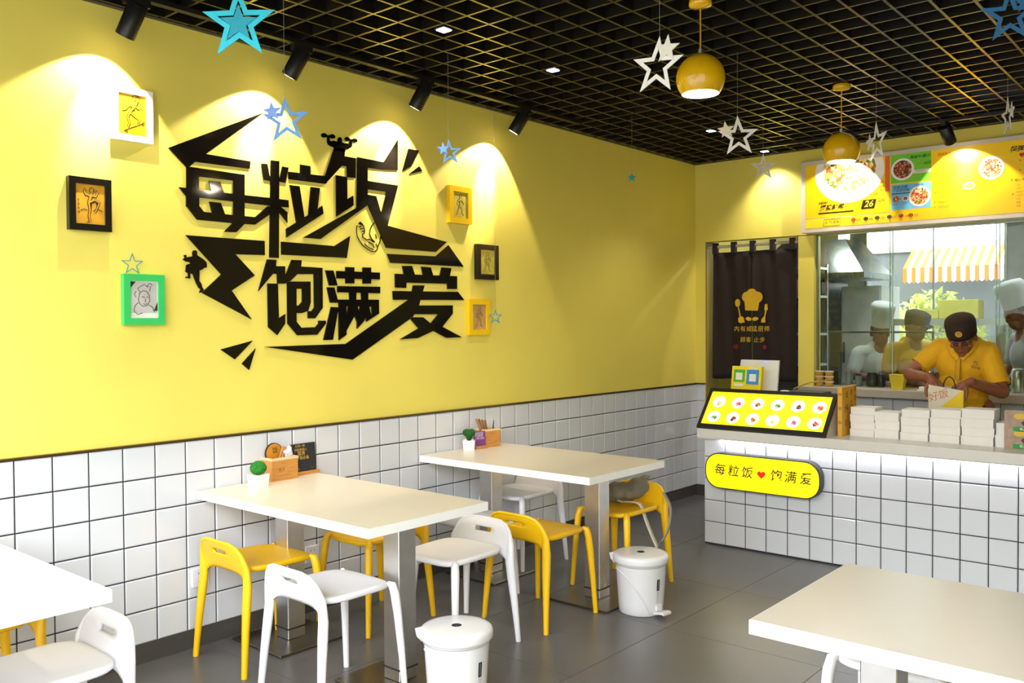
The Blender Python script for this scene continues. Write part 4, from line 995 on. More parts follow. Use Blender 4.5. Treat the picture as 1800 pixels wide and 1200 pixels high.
# picture stand at the frame edge
fs = thing('promo_stand', 'upright promotional picture stand with dark red dishes and green bands on the counter', 'promo stand', (2.745, 4.27, .805))
MB().box(0, .30, 0, .05, 0, .218).build('card_block', mat('promo_brown', '#A98E7A', .5, var=.2, scale=25), fs, bevel=.001, seg=1)
for k, z0 in enumerate((.0, .11)):
    z0 += .012 * (1 - k) - .008
    MB().box(.045, .30, -.0015, 0, z0 + .0, z0 + .026).build('green_band', mat('green_band', '#1C9040', .4), fs)
    MB().prism([(.078 + .028 * math.cos(2 * PI * i / 20), z0 + .085 + .017 * math.sin(2 * PI * i / 20)) for i in range(20)], lambda p: (p[0], -.0015, p[1]), (0, .0015, 0)).build('yellow_badge', mat('yellow_badge', '#D9B41C', .4), fs)
    MB().prism([(.085, z0 + .05), (.115, z0 + .075), (.15, z0 + .06), (.15, z0 + .03), (.10, z0 + .028)], lambda p: (p[0], -.002, p[1]), (0, .002, 0)).build('dish_print', mat('dark_red_dish', '#4A1A1E', .4, var=.3, scale=60), fs)
    MB().prism([(.10, z0 + .08), (.16, z0 + .095), (.18, z0 + .05), (.155, z0 + .065), (.12, z0 + .078)], lambda p: (p[0], -.0018, p[1]), (0, .0018, 0)).build('plate_print', PMT, fs)
    text('新品上市', .018, PMT, fs, (.115, -.0022, z0 + .013))

# ================================================================== MENU BOARD
MBX, MBZ = 1.012, 2.252
MW, MH = 3.3, .575
mb = thing('menu_board', 'long bright yellow menu board with dishes and prices above the kitchen window', 'menu board', (MBX, YB - .001, MBZ), 0)
MB().box(0, MW, -.10, 0, 0, MH).build('board_case', mat('menu_frame', '#D8D0CC', .35), mb, bevel=.004, seg=1)
MY = mat('menu_yellow', '#F2C40C', .35, emit=.12, var=.03, scale=3); MY2 = mat('menu_yellow_light', '#EFD426', .35, emit=.12, var=.03)
ORANGE = mat('menu_orange', '#E0661A', .4, emit=.1)
def panel(x0, x1, z0, z1, m, nm, d=-.102):
    return MB().box(x0, x1, d, d + .003, z0, z1).build(nm, m, mb)
panel(.036, .692, .112, MH - .035, MY, 'menu_panel'); panel(.036, .692, .035, .106, MY2, 'menu_panel'); panel(.696, MW - .03, .035, MH - .035, MY, 'menu_panel', -.1018)
panel(.700, .985, .325, MH - .036, mat('menu_green', '#6FC22A', .4, emit=.1), 'menu_panel', -.103); panel(.704, .985, .125, .315, mat('menu_blue', '#6DBBE6', .4, emit=.1), 'menu_panel', -.103)
panel(.658, .692, .27, MH - .035, ORANGE, 'orange_strip', -.1032)
NOOD = food('noodle_print', ['#F5E6A0', '#E6C765', '#D9A04A', '#FFF3C9', '#8A5A2A', '#F0D890', '#C9502A', '#5A7A2A'], 45, .1)
MEAT = food('stir_fry_print', ['#5A2A1A', '#8A4A2A', '#B5642F', '#3A1A14', '#D9A070', '#A8301F'], 110, .05)
VEG = food('pepper_dish_print', ['#C93A1F', '#E8744A', '#8A9A3A', '#D9B48A', '#5A2A1A', '#F0D0B0', '#B5331C'], 100, .05)
BOWLW = mat('white_bowl_print', '#EDEBEA', .4, emit=.08)
def mdisc(x, z, r, m, nm, d, k=36, clip=None, rz=1.0):
    pts = [(x + r * math.cos(2 * PI * i / k), z + r * rz * math.sin(2 * PI * i / k)) for i in range(k)]
    if clip: pts = [(min(max(p[0], clip[0]), clip[1]), min(max(p[1], clip[2]), clip[3])) for p in pts]
    q = []
    for p in pts:
        if not q or (abs(p[0] - q[-1][0]) + abs(p[1] - q[-1][1]) > 1e-5): q.append(p)
    return MB().prism(q, lambda p: (p[0], d, p[1]), (0, .0012, 0)).build(nm, m, mb)
cl = (.04, .66, .12, MH - .036)
mdisc(.385, .455, .268, BOWLW, 'bowl_print', -.1045, clip=cl, rz=.9); mdisc(.385, .47, .205, NOOD, 'dish_print', -.1055, clip=cl, rz=.8)
mdisc(.784, .425, .082, BOWLW, 'plate_print', -.1045); mdisc(.784, .425, .066, MEAT, 'dish_print', -.1055)
mdisc(.905, .215, .077, BOWLW, 'plate_print', -.1045); mdisc(.905, .215, .062, VEG, 'dish_print', -.1055)
mdisc(.742, .205, .027, VEG, 'dish_print', -.1045); mdisc(.806, .205, .020, BOWLW, 'plate_print', -.1045); mdisc(.806, .205, .014, MEAT, 'dish_print', -.1055)
mdisc(1.385, .365, .083, BOWLW, 'plate_print', -.1045); mdisc(1.385, .365, .065, VEG, 'dish_print', -.1055)
mdisc(1.24, .255, .040, BOWLW, 'plate_print', -.1045, rz=.65); mdisc(1.24, .255, .03, mat('tomato_print', '#D9622A', .5, var=.3, scale=80), 'dish_print', -.1055, rz=.7)
MK = mat('menu_black', '#1A1510', .4); MR = mat('menu_red', '#D9401A', .4); MGY = mat('menu_small_print', '#6A5A14', .5); MSM = mat('menu_brown_print', '#A07F10', .5)
def mt(body, size, x, z, m=MK, d=-.1062, shear=.0, align='LEFT', nm='lettering', bold=0.0):
    return text(body, size, m, mb, (x, d, z), name=nm, shear=shear, align=align, bold=bold)
mt('NEW!', .028, .145, .228, shear=.3, bold=.0006); mt('爆浆鲜鸭', .048, .15, .186, shear=.35, bold=.0012); mt('套餐饭', .024, .345, .182, shear=.35)
panel(.145, .42, .143, .153, MK, 'black_bar', -.105)
p_ = MB().prism([(.478, .155), (.576, .155), (.592, .222), (.494, .222)], lambda p: (p[0], -.1055, p[1]), (0, .002, 0)).build('price_plate', MK, mb)
mt('26', .068, .534, .188, MY2, -.1068, .3, 'CENTER', bold=.001); mt('元', .03, .60, .206, shear=.2); mt('起', .022, .632, .21, shear=.2)
mt('下饭神器', .021, .52, .262, MR, shear=.1); mt('每天', .018, .62, .285, MR); mt('限量', .018, .62, .315, MR); mt('供应', .018, .62, .345, MR)
pl_ = [(.182, .046), (.315, .046), (.325, .098), (.192, .098)]
b = MB()
for i in range(4):
    a, c = pl_[i], pl_[(i + 1) % 4]; b.tube([(a[0], -.104, a[1]), (c[0], -.104, c[1])], .0013, 5)
b.build('label_outline', MK, mb); mt('人气搭配', .031, .254, .071, shear=.15, align='CENTER')
for i, (x, c) in enumerate(((.42, '#C9402A'), (.515, '#3A3A2A'), (.60, '#4A4A3A'), (.69, '#5A3A2A'), (.775, '#C0302A'), (.845, '#B5522A'))):
    mdisc(x, .078, .018, mat('side_dish_%d' % i, c, .5, var=.4, scale=90), 'side_dish_print', -.1045, 16, rz=.8)
    mt(str((2, 3, 2, 6, 1, 2)[i]) + '元', .02, x + .022, .074, shear=.2); mt('小菜' if i % 2 else '加蛋', .012, x - .012, .052, MGY)
mt('黑椒牛柳', .028, .835, .505, shear=.25); mt('22元', .026, .93, .507, shear=.25); mt('小份', .016, .89, .455, MR); mt('18元', .03, .925, .452, MK, shear=.2)
panel(.86, .984, .385, .41, BOWLW, 'white_strip', -.1045); mt('招牌推荐', .018, .875, .397, MR, -.1066, .2)
mt('双椒鸡腿', .026, .715, .292, shear=.3); mt('下饭更过瘾', .024, .712, .268, shear=.3); panel(.708, .84, .243, .249, MK, 'black_bar', -.105); mt('20元', .03, .875, .29, shear=.25)
mt('单人套餐', .010, .718, .168, MGY); mt('配小菜', .010, .788, .172, MGY)
mt('经典家常饭', .024, 1.03, .50, MR)
for i in range(9):
    z = .40 - .035 * i
    if i < 5 and False: pass
    mt(('辣椒炒肉饭', '红烧牛肉饭', '番茄鸡蛋饭', '土豆烧鸡饭', '鱼香肉丝饭', '宫保鸡丁饭', '回锅肉饭', '麻婆豆腐饭', '梅菜扣肉饭')[i], .016, 1.035, z, MSM); mt(('18', '22', '15', '18', '19', '19', '20', '14', '22')[i], .016, 1.255, z, MSM)
    if i in (5, 7, 8): mt('★', .016, 1.005, z, MR)
mt('超强下饭菜单', .042, 1.50, .475, shear=.2, bold=.001); mt('♥', .03, 1.555, .43, MR); mt('精选单品', .022, 1.59, .43, MSM)
for i in range(6): mt(('香菇滑鸡', '酸菜鱼片', '孜然羊肉', '蒜香排骨', '豉汁凤爪', '手撕包菜')[i], .016, 1.585, .395 - .033 * i if i < 3 else .215 - .03 * (i - 3), MSM)
for i in (0, 2): mt('●', .013, 1.558, .395 - .033 * i, MR)
mt('P', .026, 1.505, .262, MR); mt('暖心汤饮！', .02, 1.53, .26, MK, shear=.1)
for i in range(7): mt(('例汤', '豆浆', '酸梅汤', '冰豆花', '可乐', '雪碧', '米饭')[i], .014, 1.54, .225 - .024 * i, MSM); mt(('3', '3', '5', '6', '4', '4', '2')[i], .014, 1.70, .225 - .024 * i, MSM)
mt('●', .013, 1.513, .165, MR)

# ================================================================== NOREN IN THE DOORWAY
CL = mat('dark_brown_cloth', '#211511', .85, var=.12, scale=40)
no = thing('door_curtain', 'dark brown split door curtain with a yellow chef hat emblem in the doorway', 'curtain', (.0, YB + .03, 0))
def cloth(x0, x1, z0, z1, nx, nz, nm, slit=None):
    vs = []; fs = []
    for j in range(nz + 1):
        for i in range(nx + 1):
            u = i / nx; v = j / nz; x = x0 + (x1 - x0) * u; z = z0 + (z1 - z0) * v
            if slit and z < 1.80 and ((slit < 0 and i == nx) or (slit > 0 and i == 0)): x += slit * .0045
            y = .012 * math.sin(x * 21 + 1) * (1 - .4 * v) + .006 * math.sin(x * 47 + z * 3)
            vs.append((x, y, z - .012 * math.sin(u * PI * 3) * (1 - v) * .3))
    K = len(vs); vs += [(a, c + .003, d) for a, c, d in vs]
    for j in range(nz):
        for i in range(nx):
            a = j * (nx + 1) + i; q = (a, a + 1, a + nx + 2, a + nx + 1); fs.append(q); fs.append(tuple(k + K for k in reversed(q)))
    for j in range(nz):
        for a, c in ((j * (nx + 1), (j + 1) * (nx + 1)), ((j + 1) * (nx + 1) + nx, j * (nx + 1) + nx)): fs.append((a, a + K, c + K, c))
    for i in range(nx):
        a = i; c = i + 1; fs.append((a, a + K, c + K, c)); a = nz * (nx + 1) + i; fs.append((a + 1, a + 1 + K, a + K, a))
    return MB().add(vs, fs, True).build(nm, CL, no)
cloth(.160, .531, 1.045, 2.150, 18, 24, 'curtain_half', -1); cloth(.531, .920, 1.04, 2.150, 18, 24, 'curtain_half', 1)
for x in (.185, .36, .535, .715, .888):
    MB().box(x - .022, x + .022, -.022, .012, 2.14, 2.235).build('hanging_loop', CL, no)
MB().tube([(.10, -.004, 2.20), (.954, -.004, 2.20)], .012, 12).build('curtain_rod', mat('pale_rod', '#B9B2A4', .4), no)
YE = mat('yellow_print', '#D9AE1F', .7); RE = mat('red_print_cloth', '#B5201A', .7)
def nprism(pts, nm, m=YE): return MB().prism(pts, lambda p: (p[0], -.021, p[1]), (0, .0015, 0)).build(nm, m, no)
cx, cz_ = .533, 1.70
def circ(x, z, r, rz=None, k=20): return [(x + r * math.cos(2 * PI * i / k), z + (rz or r) * math.sin(2 * PI * i / k)) for i in range(k)]
em = MB()
for pts in (circ(cx - .045, cz_ + .055, .045), circ(cx + .05, cz_ + .05, .048), circ(cx, cz_ + .075, .05), [(cx - .06, cz_ - .06), (cx + .055, cz_ - .065), (cx + .075, cz_ + .05), (cx - .07, cz_ + .05)]):
    em.prism(pts, lambda p, k=len(em.v): (p[0], -.021 - .000004 * k, p[1]), (0, .0015, 0))
em.build('chef_hat_emblem', YE, no)
nprism([(cx - .055, 1.575), (cx - .035, 1.585), (cx - .005, 1.572), (cx - .002, 1.555), (cx - .03, 1.548), (cx - .055, 1.562)], 'moustache_half'); nprism([(cx + .004, 1.572), (cx + .03, 1.585), (cx + .06, 1.575), (cx + .06, 1.562), (cx + .03, 1.548), (cx + .006, 1.553)], 'moustache_half')
e2 = MB()
for pts in (circ(.402, 1.705, .024, .034), [(.405, 1.67), (.413, 1.67), (.432, 1.59), (.420, 1.59)], circ(.435, 1.56, .028, .03), [(.41, 1.535), (.468, 1.535), (.462, 1.56), (.41, 1.56)]):
    e2.prism(pts, lambda p, k=len(e2.v): (p[0], -.021 - .000004 * k, p[1]), (0, .0015, 0))
e2.build('spoon_emblem', YE, no)
e3 = MB()
for pts in ([(.652, 1.69), (.660, 1.69), (.668, 1.64), (.646, 1.64)], [(.664, 1.695), (.672, 1.692), (.678, 1.64), (.664, 1.64)], [(.654, 1.64), (.668, 1.64), (.652, 1.57), (.642, 1.57)], [(.618, 1.535), (.655, 1.535), (.655, 1.58), (.64, 1.585), (.62, 1.56)]):
    e3.prism(pts, lambda p, k=len(e3.v): (p[0], -.021 - .000004 * k, p[1]), (0, .0015, 0))
e3.build('fork_emblem', YE, no)
text('内有威', .052, YE, no, (.452, -.022, 1.478), space=1.2); text('猛厨师', .052, YE, no, (.614, -.022, 1.478), space=1.15)
text('顾客', .05, YE, no, (.478, -.022, 1.385), space=1.1); text('止步', .05, YE, no, (.602, -.022, 1.385), space=1.2)
text('印', .045, RE, no, (.385, -.022, 1.322)); text('章', .04, RE, no, (.65, -.022, 1.322))

# ================================================================== PEOPLE
SKIN = mat('skin', '#8A5238', .5, var=.06, scale=20)
SHIRT = mat('yellow_polo', '#E0A90C', .8, var=.05, scale=20, bump=.3)
CAPM = mat('dark_brown_cap', '#2A1713', .8, var=.1, scale=40)
HAIR = mat('black_hair', '#15100E', .6, var=.2, scale=60)
WHITEC = mat('white_cloth', '#C9CCD2', .85, var=.04, scale=10)
TROUS = mat('dark_trousers', '#1E1E22', .8)
def hand(name, wrist, palm_dir, finger_dir, side, parent, curl=.7, k=1.0):
    """palm plus five bent fingers; finger_dir = knuckle line towards tips, palm_dir = out of the palm"""
    w = Vector(wrist); f = Vector(finger_dir).normalized(); p = Vector(palm_dir); p = (p - f * p.dot(f)).normalized(); s = f.cross(p) * side
    prims = [('cap', w - f * .03 * k, w + f * .02 * k, .026 * k, .026 * k), ('cap', w + f * .02 * k + s * .018 * k, w + f * .075 * k + s * .026 * k, .019 * k, .014 * k), ('cap', w + f * .02 * k - s * .014 * k, w + f * .070 * k - s * .026 * k, .019 * k, .013 * k), ('cap', w + f * .02 * k, w + f * .075 * k, .020 * k, .015 * k)]
    for i, (off, ln) in enumerate(((.030, .068), (.011, .076), (-.009, .071), (-.028, .056))):
        a = w + f * (.078 - abs(i - 1.2) * .004) * k + s * off * k; d = f
        for q in range(3):
            l = ln * (.42, .33, .25)[q] * k
            g = curl * (.45 + .35 * q); d2 = (f * math.cos(g) + p * math.sin(g) + s * (off * 1.2)).normalized()
            b = a + d2 * l; prims.append(('cap', a, b, (.0088 - .0008 * q) * k, (.0082 - .0009 * q) * k)); a = b
    a = w + f * .018 * k + s * .022 * k
    for q, l in enumerate((.04, .03, .024)):
        d2 = (f * (.55 + .15 * q) + s * (.75 - .3 * q) + p * (.45 + .15 * q)).normalized(); b = a + d2 * l * k; prims.append(('cap', a, b, (.0125 - .0015 * q) * k, (.011 - .0015 * q) * k)); a = b
    return prims

pr = thing('person', 'person in a yellow polo and dark round cap packing a paper bag behind the counter', 'person', (2.36, 5.04, 0))
O = Vector((2.36, 5.04, 0))
def rel(*p): return Vector(p) - O
headc = rel(2.372, 4.885, 1.435)
hr = Matrix.Rotation(math.radians(34), 3, 'X') @ Matrix.Rotation(math.radians(4), 3, 'Z')
def hp_(x, y, z): return headc + hr @ Vector((x, y, z))
body = [('ell', hp_(0, .012, .02), (.076, .092, .098), hr), ('ell', hp_(0, -.022, -.058), (.056, .064, .062), hr), ('cap', hp_(0, -.082, -.035), hp_(0, -.092, -.012), .011, .007),
        ('cap', hp_(-.014, -.079, -.037), hp_(.014, -.079, -.037), .009, .009), ('cap', hp_(0, -.088, -.033), hp_(0, -.078, .0), .010, .009), ('cap', hp_(-.018, -.074, -.066), hp_(.018, -.074, -.066), .009, .009), ('ell', hp_(0, -.066, -.098), (.022, .018, .016), hr),
        ('cap', hp_(-.045, -.074, .012), hp_(.045, -.074, .012), .010, .010), ('ell', hp_(-.046, -.055, -.03), (.022, .022, .018), hr), ('ell', hp_(.046, -.055, -.03), (.022, .022, .018), hr),
        ('ell', hp_(-.078, .015, -.02), (.010, .02, .032), hr), ('ell', hp_(.078, .015, -.02), (.010, .02, .032), hr),
        ('cap', hp_(0, .045, -.05), rel(2.36, 4.99, 1.33), .052, .058), ('cap', rel(2.36, 4.99, 1.34), rel(2.355, 5.03, 1.15), .07, .11), ('ell', rel(2.355, 5.04, 1.02), (.14, .10, .16)),
        ('cap', rel(2.20, 5.00, 1.35), rel(2.49, 5.00, 1.335), .05, .05),
        ('cap', rel(2.19, 4.99, 1.34), rel(2.045, 4.90, 1.185), .044, .040), ('cap', rel(2.045, 4.90, 1.18), rel(2.215, 4.715, 1.168), .043, .030),
        ('cap', rel(2.52, 4.99, 1.32), rel(2.598, 4.93, 1.085), .044, .042), ('cap', rel(2.598, 4.93, 1.08), rel(2.465, 4.715, 1.148), .045, .031),
        ('cap', rel(2.27, 5.06, .95), rel(2.26, 5.07, .50), .085, .06), ('cap', rel(2.45, 5.06, .95), rel(2.46, 5.07, .50), .085, .06), ('cap', rel(2.26, 5.07, .5), rel(2.26, 5.09, .08), .058, .042), ('cap', rel(2.46, 5.07, .5), rel(2.46, 5.09, .08), .058, .042)]
body += hand('h', rel(2.236, 4.695, 1.162), (-.1, .5, -.8), (.62, -.48, -.58), -1, pr, .75, 1.05)
body += hand('h', rel(2.450, 4.695, 1.142), (.1, .5, -.8), (-.72, -.45, -.48), 1, pr, .95, 1.05)
blob('body', body, .0042, SKIN, pr, 3)
shirt = [('ell', rel(2.352, 5.015, 1.26), (.175, .125, .155)), ('ell', rel(2.345, 5.03, 1.08), (.160, .135, .20)), ('ell', rel(2.345, 5.04, .93), (.165, .135, .13)), ('cap', rel(2.21, 4.995, 1.355), rel(2.50, 4.995, 1.34), .068, .068), ('cap', rel(2.31, 4.995, 1.385), rel(2.42, 4.995, 1.38), .062, .062),
         ('cap', rel(2.205, 4.99, 1.345), rel(2.125, 4.955, 1.262), .070, .066), ('cap', rel(2.505, 4.99, 1.33), rel(2.558, 4.96, 1.165), .070, .070)]
so = blob('polo_shirt', shirt, .0065, SHIRT, pr, 5)
# open sleeves and collar details
def hem(c, d, r, nm):
    d = Vector(d).normalized(); c = Vector(c)
    return MB().tube([c - d * .012, c + d * .012], [r, r * 1.02], 24, up=(0, 1, 0)).build(nm, SHIRT, pr)
hem(rel(2.107, 4.943, 1.243), (-.145, -.09, -.155), .066, 'sleeve_hem'); hem(rel(2.568, 4.953, 1.135), (.078, -.06, -.235), .071, 'sleeve_hem')
bm_ = MB()
for sgn in (-1, 1):
    pts = [rel(2.36 + sgn * .012, 4.878, 1.285), rel(2.36 + sgn * .045, 4.895, 1.335), rel(2.36 + sgn * .078, 4.935, 1.385), rel(2.36 + sgn * .072, 5.0, 1.425), rel(2.36 + sgn * .02, 5.045, 1.435)]
    bm_.tube(curve(pts, 5), [(.022 if 2 < i < 18 else .015, .006) for i in range(21)], 10)
bm_.build('collar', SHIRT, pr)
MB().tube([rel(2.352, 4.882, 1.29), rel(2.348, 4.878, 1.20), rel(2.347, 4.884, 1.15)], [(.016, .004)] * 3, 8).build('button_placket', mat('polo_seam', '#CF9A08', .8), pr)
MB().tube([rel(2.345, 4.890, .90), rel(2.345, 4.90, .80)], [(.16, .008), (.15, .008)], 12).build('apron_front', SHIRT, pr)
# cap: shallow round crown with a band and a badge
cr = []
for (r, z) in ((.0845, -.012), (.088, .0), (.091, .03), (.093, .062), (.088, .085), (.065, .099), (.03, .104), (.002, .105)): cr.append((r, z))
cp = MB().lathe(cr, 36).build('cap_crown', CAPM, pr); CAPX = Matrix.Translation(hp_(0, .012, .035)) @ (hr @ Matrix.Diagonal((1.02, 1.14, 1.0))).to_4x4(); cp.matrix_local = CAPX
bd = MB().lathe([(.0865, -.016), (.0895, -.014), (.0905, .014), (.0885, .016)], 36).build('cap_band', mat('cap_band', '#1F110E', .7), pr); bd.matrix_local = CAPX
bz = MB().tube([(0, 0, 0), (0, -.003, 0)], .021, 24).build('cap_badge', mat('gold_badge', '#D9A63A', .4), pr); bz.matrix_local = Matrix.Translation(hp_(0.004, -.0935, .082)) @ hr.to_4x4() @ Matrix.Rotation(-.06, 4, 'X')
o = text('力', .026, INKB, pr, (0, 0, 0)); o.matrix_local = Matrix.Translation(hp_(0.004, -.0972, .082)) @ hr.to_4x4() @ Matrix.Rotation(PI / 2, 4, 'X')
b = MB()
for sgn in (-1, 1): b.tube([hp_(sgn * .014, -.087, .008), hp_(sgn * .03, -.084, .014), hp_(sgn * .048, -.074, .008)], .0045, 8)
b.build('eyebrows', HAIR, pr)
b = MB()
for sgn in (-1, 1): b.tube([hp_(sgn * .017, -.0815, -.012), hp_(sgn * .03, -.0815, -.016), hp_(sgn * .044, -.074, -.011)], .0032, 8)
b.build('eyes', HAIR, pr)
MB().tube([hp_(-.02, -.081, -.068), hp_(0, -.085, -.066), hp_(.02, -.081, -.068)], .0035, 8).build('mouth', mat('lip', '#6E3028', .5), pr)
blob('hair', [('ell', hp_(0, .03, .02), (.081, .085, .075), hr)], .006, HAIR, pr, 2)
blob('trousers', [('cap', rel(2.28, 5.05, .92), rel(2.26, 5.07, .50), .105, .08), ('cap', rel(2.43, 5.05, .92), rel(2.46, 5.07, .50), .105, .08), ('cap', rel(2.26, 5.07, .5), rel(2.26, 5.09, .10), .08, .062), ('cap', rel(2.46, 5.07, .5), rel(2.46, 5.09, .10), .08, .062), ('cap', rel(2.30, 5.05, .88), rel(2.42, 5.05, .88), .11, .11)], .012, TROUS, pr, 3)
blob('shoes', [('cap', rel(2.255, 5.10, .045), rel(2.25, 4.95, .04), .045, .04), ('cap', rel(2.465, 5.10, .045), rel(2.47, 4.95, .04), .045, .04)], .010, BLACK, pr, 2)
o = text('力', .034, INKB, pr, rel(2.455, 4.876, 1.262)); o.rotation_euler = (PI / 2 - .1, 0, .42)
o = text('每粒饭', .019, INKB, pr, rel(2.458, 4.872, 1.234)); o.rotation_euler = (PI / 2 - .05, .25, .42)

# paper bag in the hands
pb = thing('paper_bag', 'white and yellow paper carrier bag held by the person behind the counter', 'paper bag', (2.345, 4.665, .806))
PW = mat('white_paper', '#D6CDBC', .7, var=.03); PYL = mat('yellow_paper', '#E3C312', .6, var=.03)
bw, bd_, bh = .205, .10, .325
bb = MB(); a, c = bw / 2, bd_ / 2
bb.add([(-a, -c, 0), (a, -c, 0), (a, c, 0), (-a, c, 0), (-a, -c, bh), (a, -c, bh - .03), (a, c, bh - .03), (-a, c, bh), (-a + .003, -c + .003, .004), (a - .003, -c + .003, .004), (a - .003, c - .003, .004), (-a + .003, c - .003, .004), (-a + .002, -c + .002, bh - .002), (a - .002, -c + .002, bh - .032), (a - .002, c - .002, bh - .032), (-a + .002, c - .002, bh - .002)],
       [(3, 2, 1, 0), (0, 1, 5, 4), (1, 2, 6, 5), (2, 3, 7, 6), (3, 0, 4, 7), (8, 9, 10, 11), (12, 13, 9, 8), (13, 14, 10, 9), (14, 15, 11, 10), (15, 12, 8, 11), (4, 5, 13, 12), (5, 6, 14, 13), (6, 7, 15, 14), (7, 4, 12, 15)])
bb.build('paper_body', PW, pb)
MB().prism([(-a + .03, .150), (a, .300), (a, .0), (-a + .0, 0), (-a, .12)], lambda p: (p[0], -c - .0012, p[1]), (0, .001, 0)).build('yellow_print_area', PYL, pb)
MB().prism([(-c, 0), (c, 0), (c, bh - .032), (-c, bh - .032)], lambda p: (a + .0012, p[0], p[1]), (-.001, 0, 0)).build('yellow_side', PYL, pb)
o = text('好饭', .062, mat('orange_print', '#C97A3A', .6), pb, (-.045, -c - .0016, .255), shear=.2); o.rotation_euler = (PI / 2, -.35, 0)
text('力', .06, mat('orange_print', '#C97A3A'), pb, (.04, -c - .0018, .155))
hd = []
for i in range(15):
    g = PI * i / 14; hd.append((  .018 + .036 * math.cos(g), -c + .012, .300 + .078 * math.sin(g)))
MB().tube(hd, .0042, 8).build('carry_handle', mat('bag_handle', '#3A2A12', .6), pb)

def cook(name, loc, lean, label, shirt_m, hat, face, armz=1.05, hatm=None, rz=0.0, h=1.0, armr=True):
    """a kitchen worker seen behind the glass; face = heading of the face in degrees (0 = towards the room)"""
    t = thing('person', label, 'person', (loc[0], loc[1], 0), math.radians(face))
    hc = Vector((0, -.07 * lean, 1.50 * h)); q = Matrix.Rotation(math.radians(22 * lean), 3, 'X')
    P = lambda x, y, z: hc + q @ Vector((x, y, z))
    sk = [('ell', P(0, 0, .01), (.074, .092, .105), q), ('ell', P(0, -.03, -.06), (.054, .06, .06), q), ('cap', P(0, -.09, -.03), P(0, -.088, -.0), .011, .008), ('ell', P(-.077, .015, -.02), (.01, .02, .03), q), ('ell', P(.077, .015, -.02), (.01, .02, .03), q),
          ('cap', P(0, .03, -.06), (0, 0, 1.34 * h), .05, .055), ('cap', (0, 0, 1.34 * h), (0, .02, 1.0 * h), .08, .12),
          ('cap', (-.18, 0, 1.31 * h), (-.24, -.03, 1.10 * h), .044, .040), ('cap', (-.24, -.03, 1.10 * h), (-.13, -.22, armz), .038, .028),
          ('cap', (.18, 0, 1.31 * h), (.24, -.03, 1.10 * h), .044, .040), ('cap', (.24, -.03, 1.10 * h), (.12, -.22, armz), .038, .028),
          ('cap', (-.09, .02, .9), (-.09, .02, .1), .08, .045), ('cap', (.09, .02, .9), (.09, .02, .1), .08, .045), ('cap', (-.09, .02, .05), (-.09, -.12, .04), .045, .035), ('cap', (.09, .02, .05), (.09, -.12, .04), .045, .035)]
    sk += hand('h', (-.12, -.235, armz), (.3, .2, -.8), (.55, -.7, -.25), -1, t, .9, .95); sk += hand('h', (.11, -.235, armz), (-.3, .2, -.8), (-.55, -.7, -.25), 1, t, .9, .95)
    blob('body', sk, .0055, SKIN, t, 3)
    blob('shirt', [('ell', (0, .01, 1.20 * h), (.175, .12, .16)), ('ell', (0, .02, 1.0 * h), (.165, .13, .2)), ('cap', (-.16, 0, 1.315 * h), (.16, 0, 1.315 * h), .062, .062), ('cap', (-.18, 0, 1.30 * h), (-.225, -.02, 1.16 * h), .062, .062), ('cap', (.18, 0, 1.30 * h), (.225, -.02, 1.16 * h), .062, .062), ('cap', (-.04, .01, 1.36 * h), (.04, .01, 1.36 * h), .06, .06)], .0085, shirt_m, t, 4)
    blob('trousers', [('cap', (-.09, .02, .92), (-.09, .02, .12), .10, .065), ('cap', (.09, .02, .92), (.09, .02, .12), .10, .065)], .015, TROUS, t, 2)
    blob('hair', [('ell', P(0, .025, .02), (.080, .088, .085), q)], .007, HAIR, t, 2)
    b = MB()
    for sgn in (-1, 1): b.tube([P(sgn * .017, -.088, .0), P(sgn * .045, -.078, .0)], .004, 6)
    b.build('eyes', HAIR, t)
    if hat == 'tall':
        o = MB().lathe([(.082, 0), (.084, .05), (.083, .06), (.088, .10), (.096, .17), (.10, .215), (.085, .24), (.04, .25), (.002, .25)], 28).build('tall_hat', hatm or WHITEC, t); o.matrix_local = Matrix.Translation(P(0, .01, .05)) @ q.to_4x4() @ Matrix.Diagonal((1, 1.12, .86, 1))
    else:
        o = MB().lathe([(.083, -.01), (.088, .0), (.091, .04), (.088, .065), (.06, .082), (.002, .086)], 28).build('round_cap', hatm or CAPM, t); o.matrix_local = Matrix.Translation(P(0, .012, .035)) @ q.to_4x4() @ Matrix.Diagonal((1.02, 1.14, 1, 1))
        MB().tube([P(-.05, -.10, .035), P(0, -.125, .028), P(.05, -.10, .035)], [(.02, .004)] * 3, 8).build('cap_peak', hatm or CAPM, t)
    return t
cook('cook', (1.70, 6.12), .9, 'person in a yellow shirt and dark cap looking down, behind the kitchen glass', SHIRT, 'cap', 55, h=1.0)
cook('cook', (1.28, 6.62), .7, 'person in white with a tall white hat, behind the left kitchen pane', WHITEC, 'tall', 40, h=.965)
cook('cook', (2.475, 6.35), .9, 'person in grey white with a white hat at the frame edge behind the glass', mat('grey_white_cloth', '#A9ABB2', .85, var=.05), 'tall', -60, h=1.06)

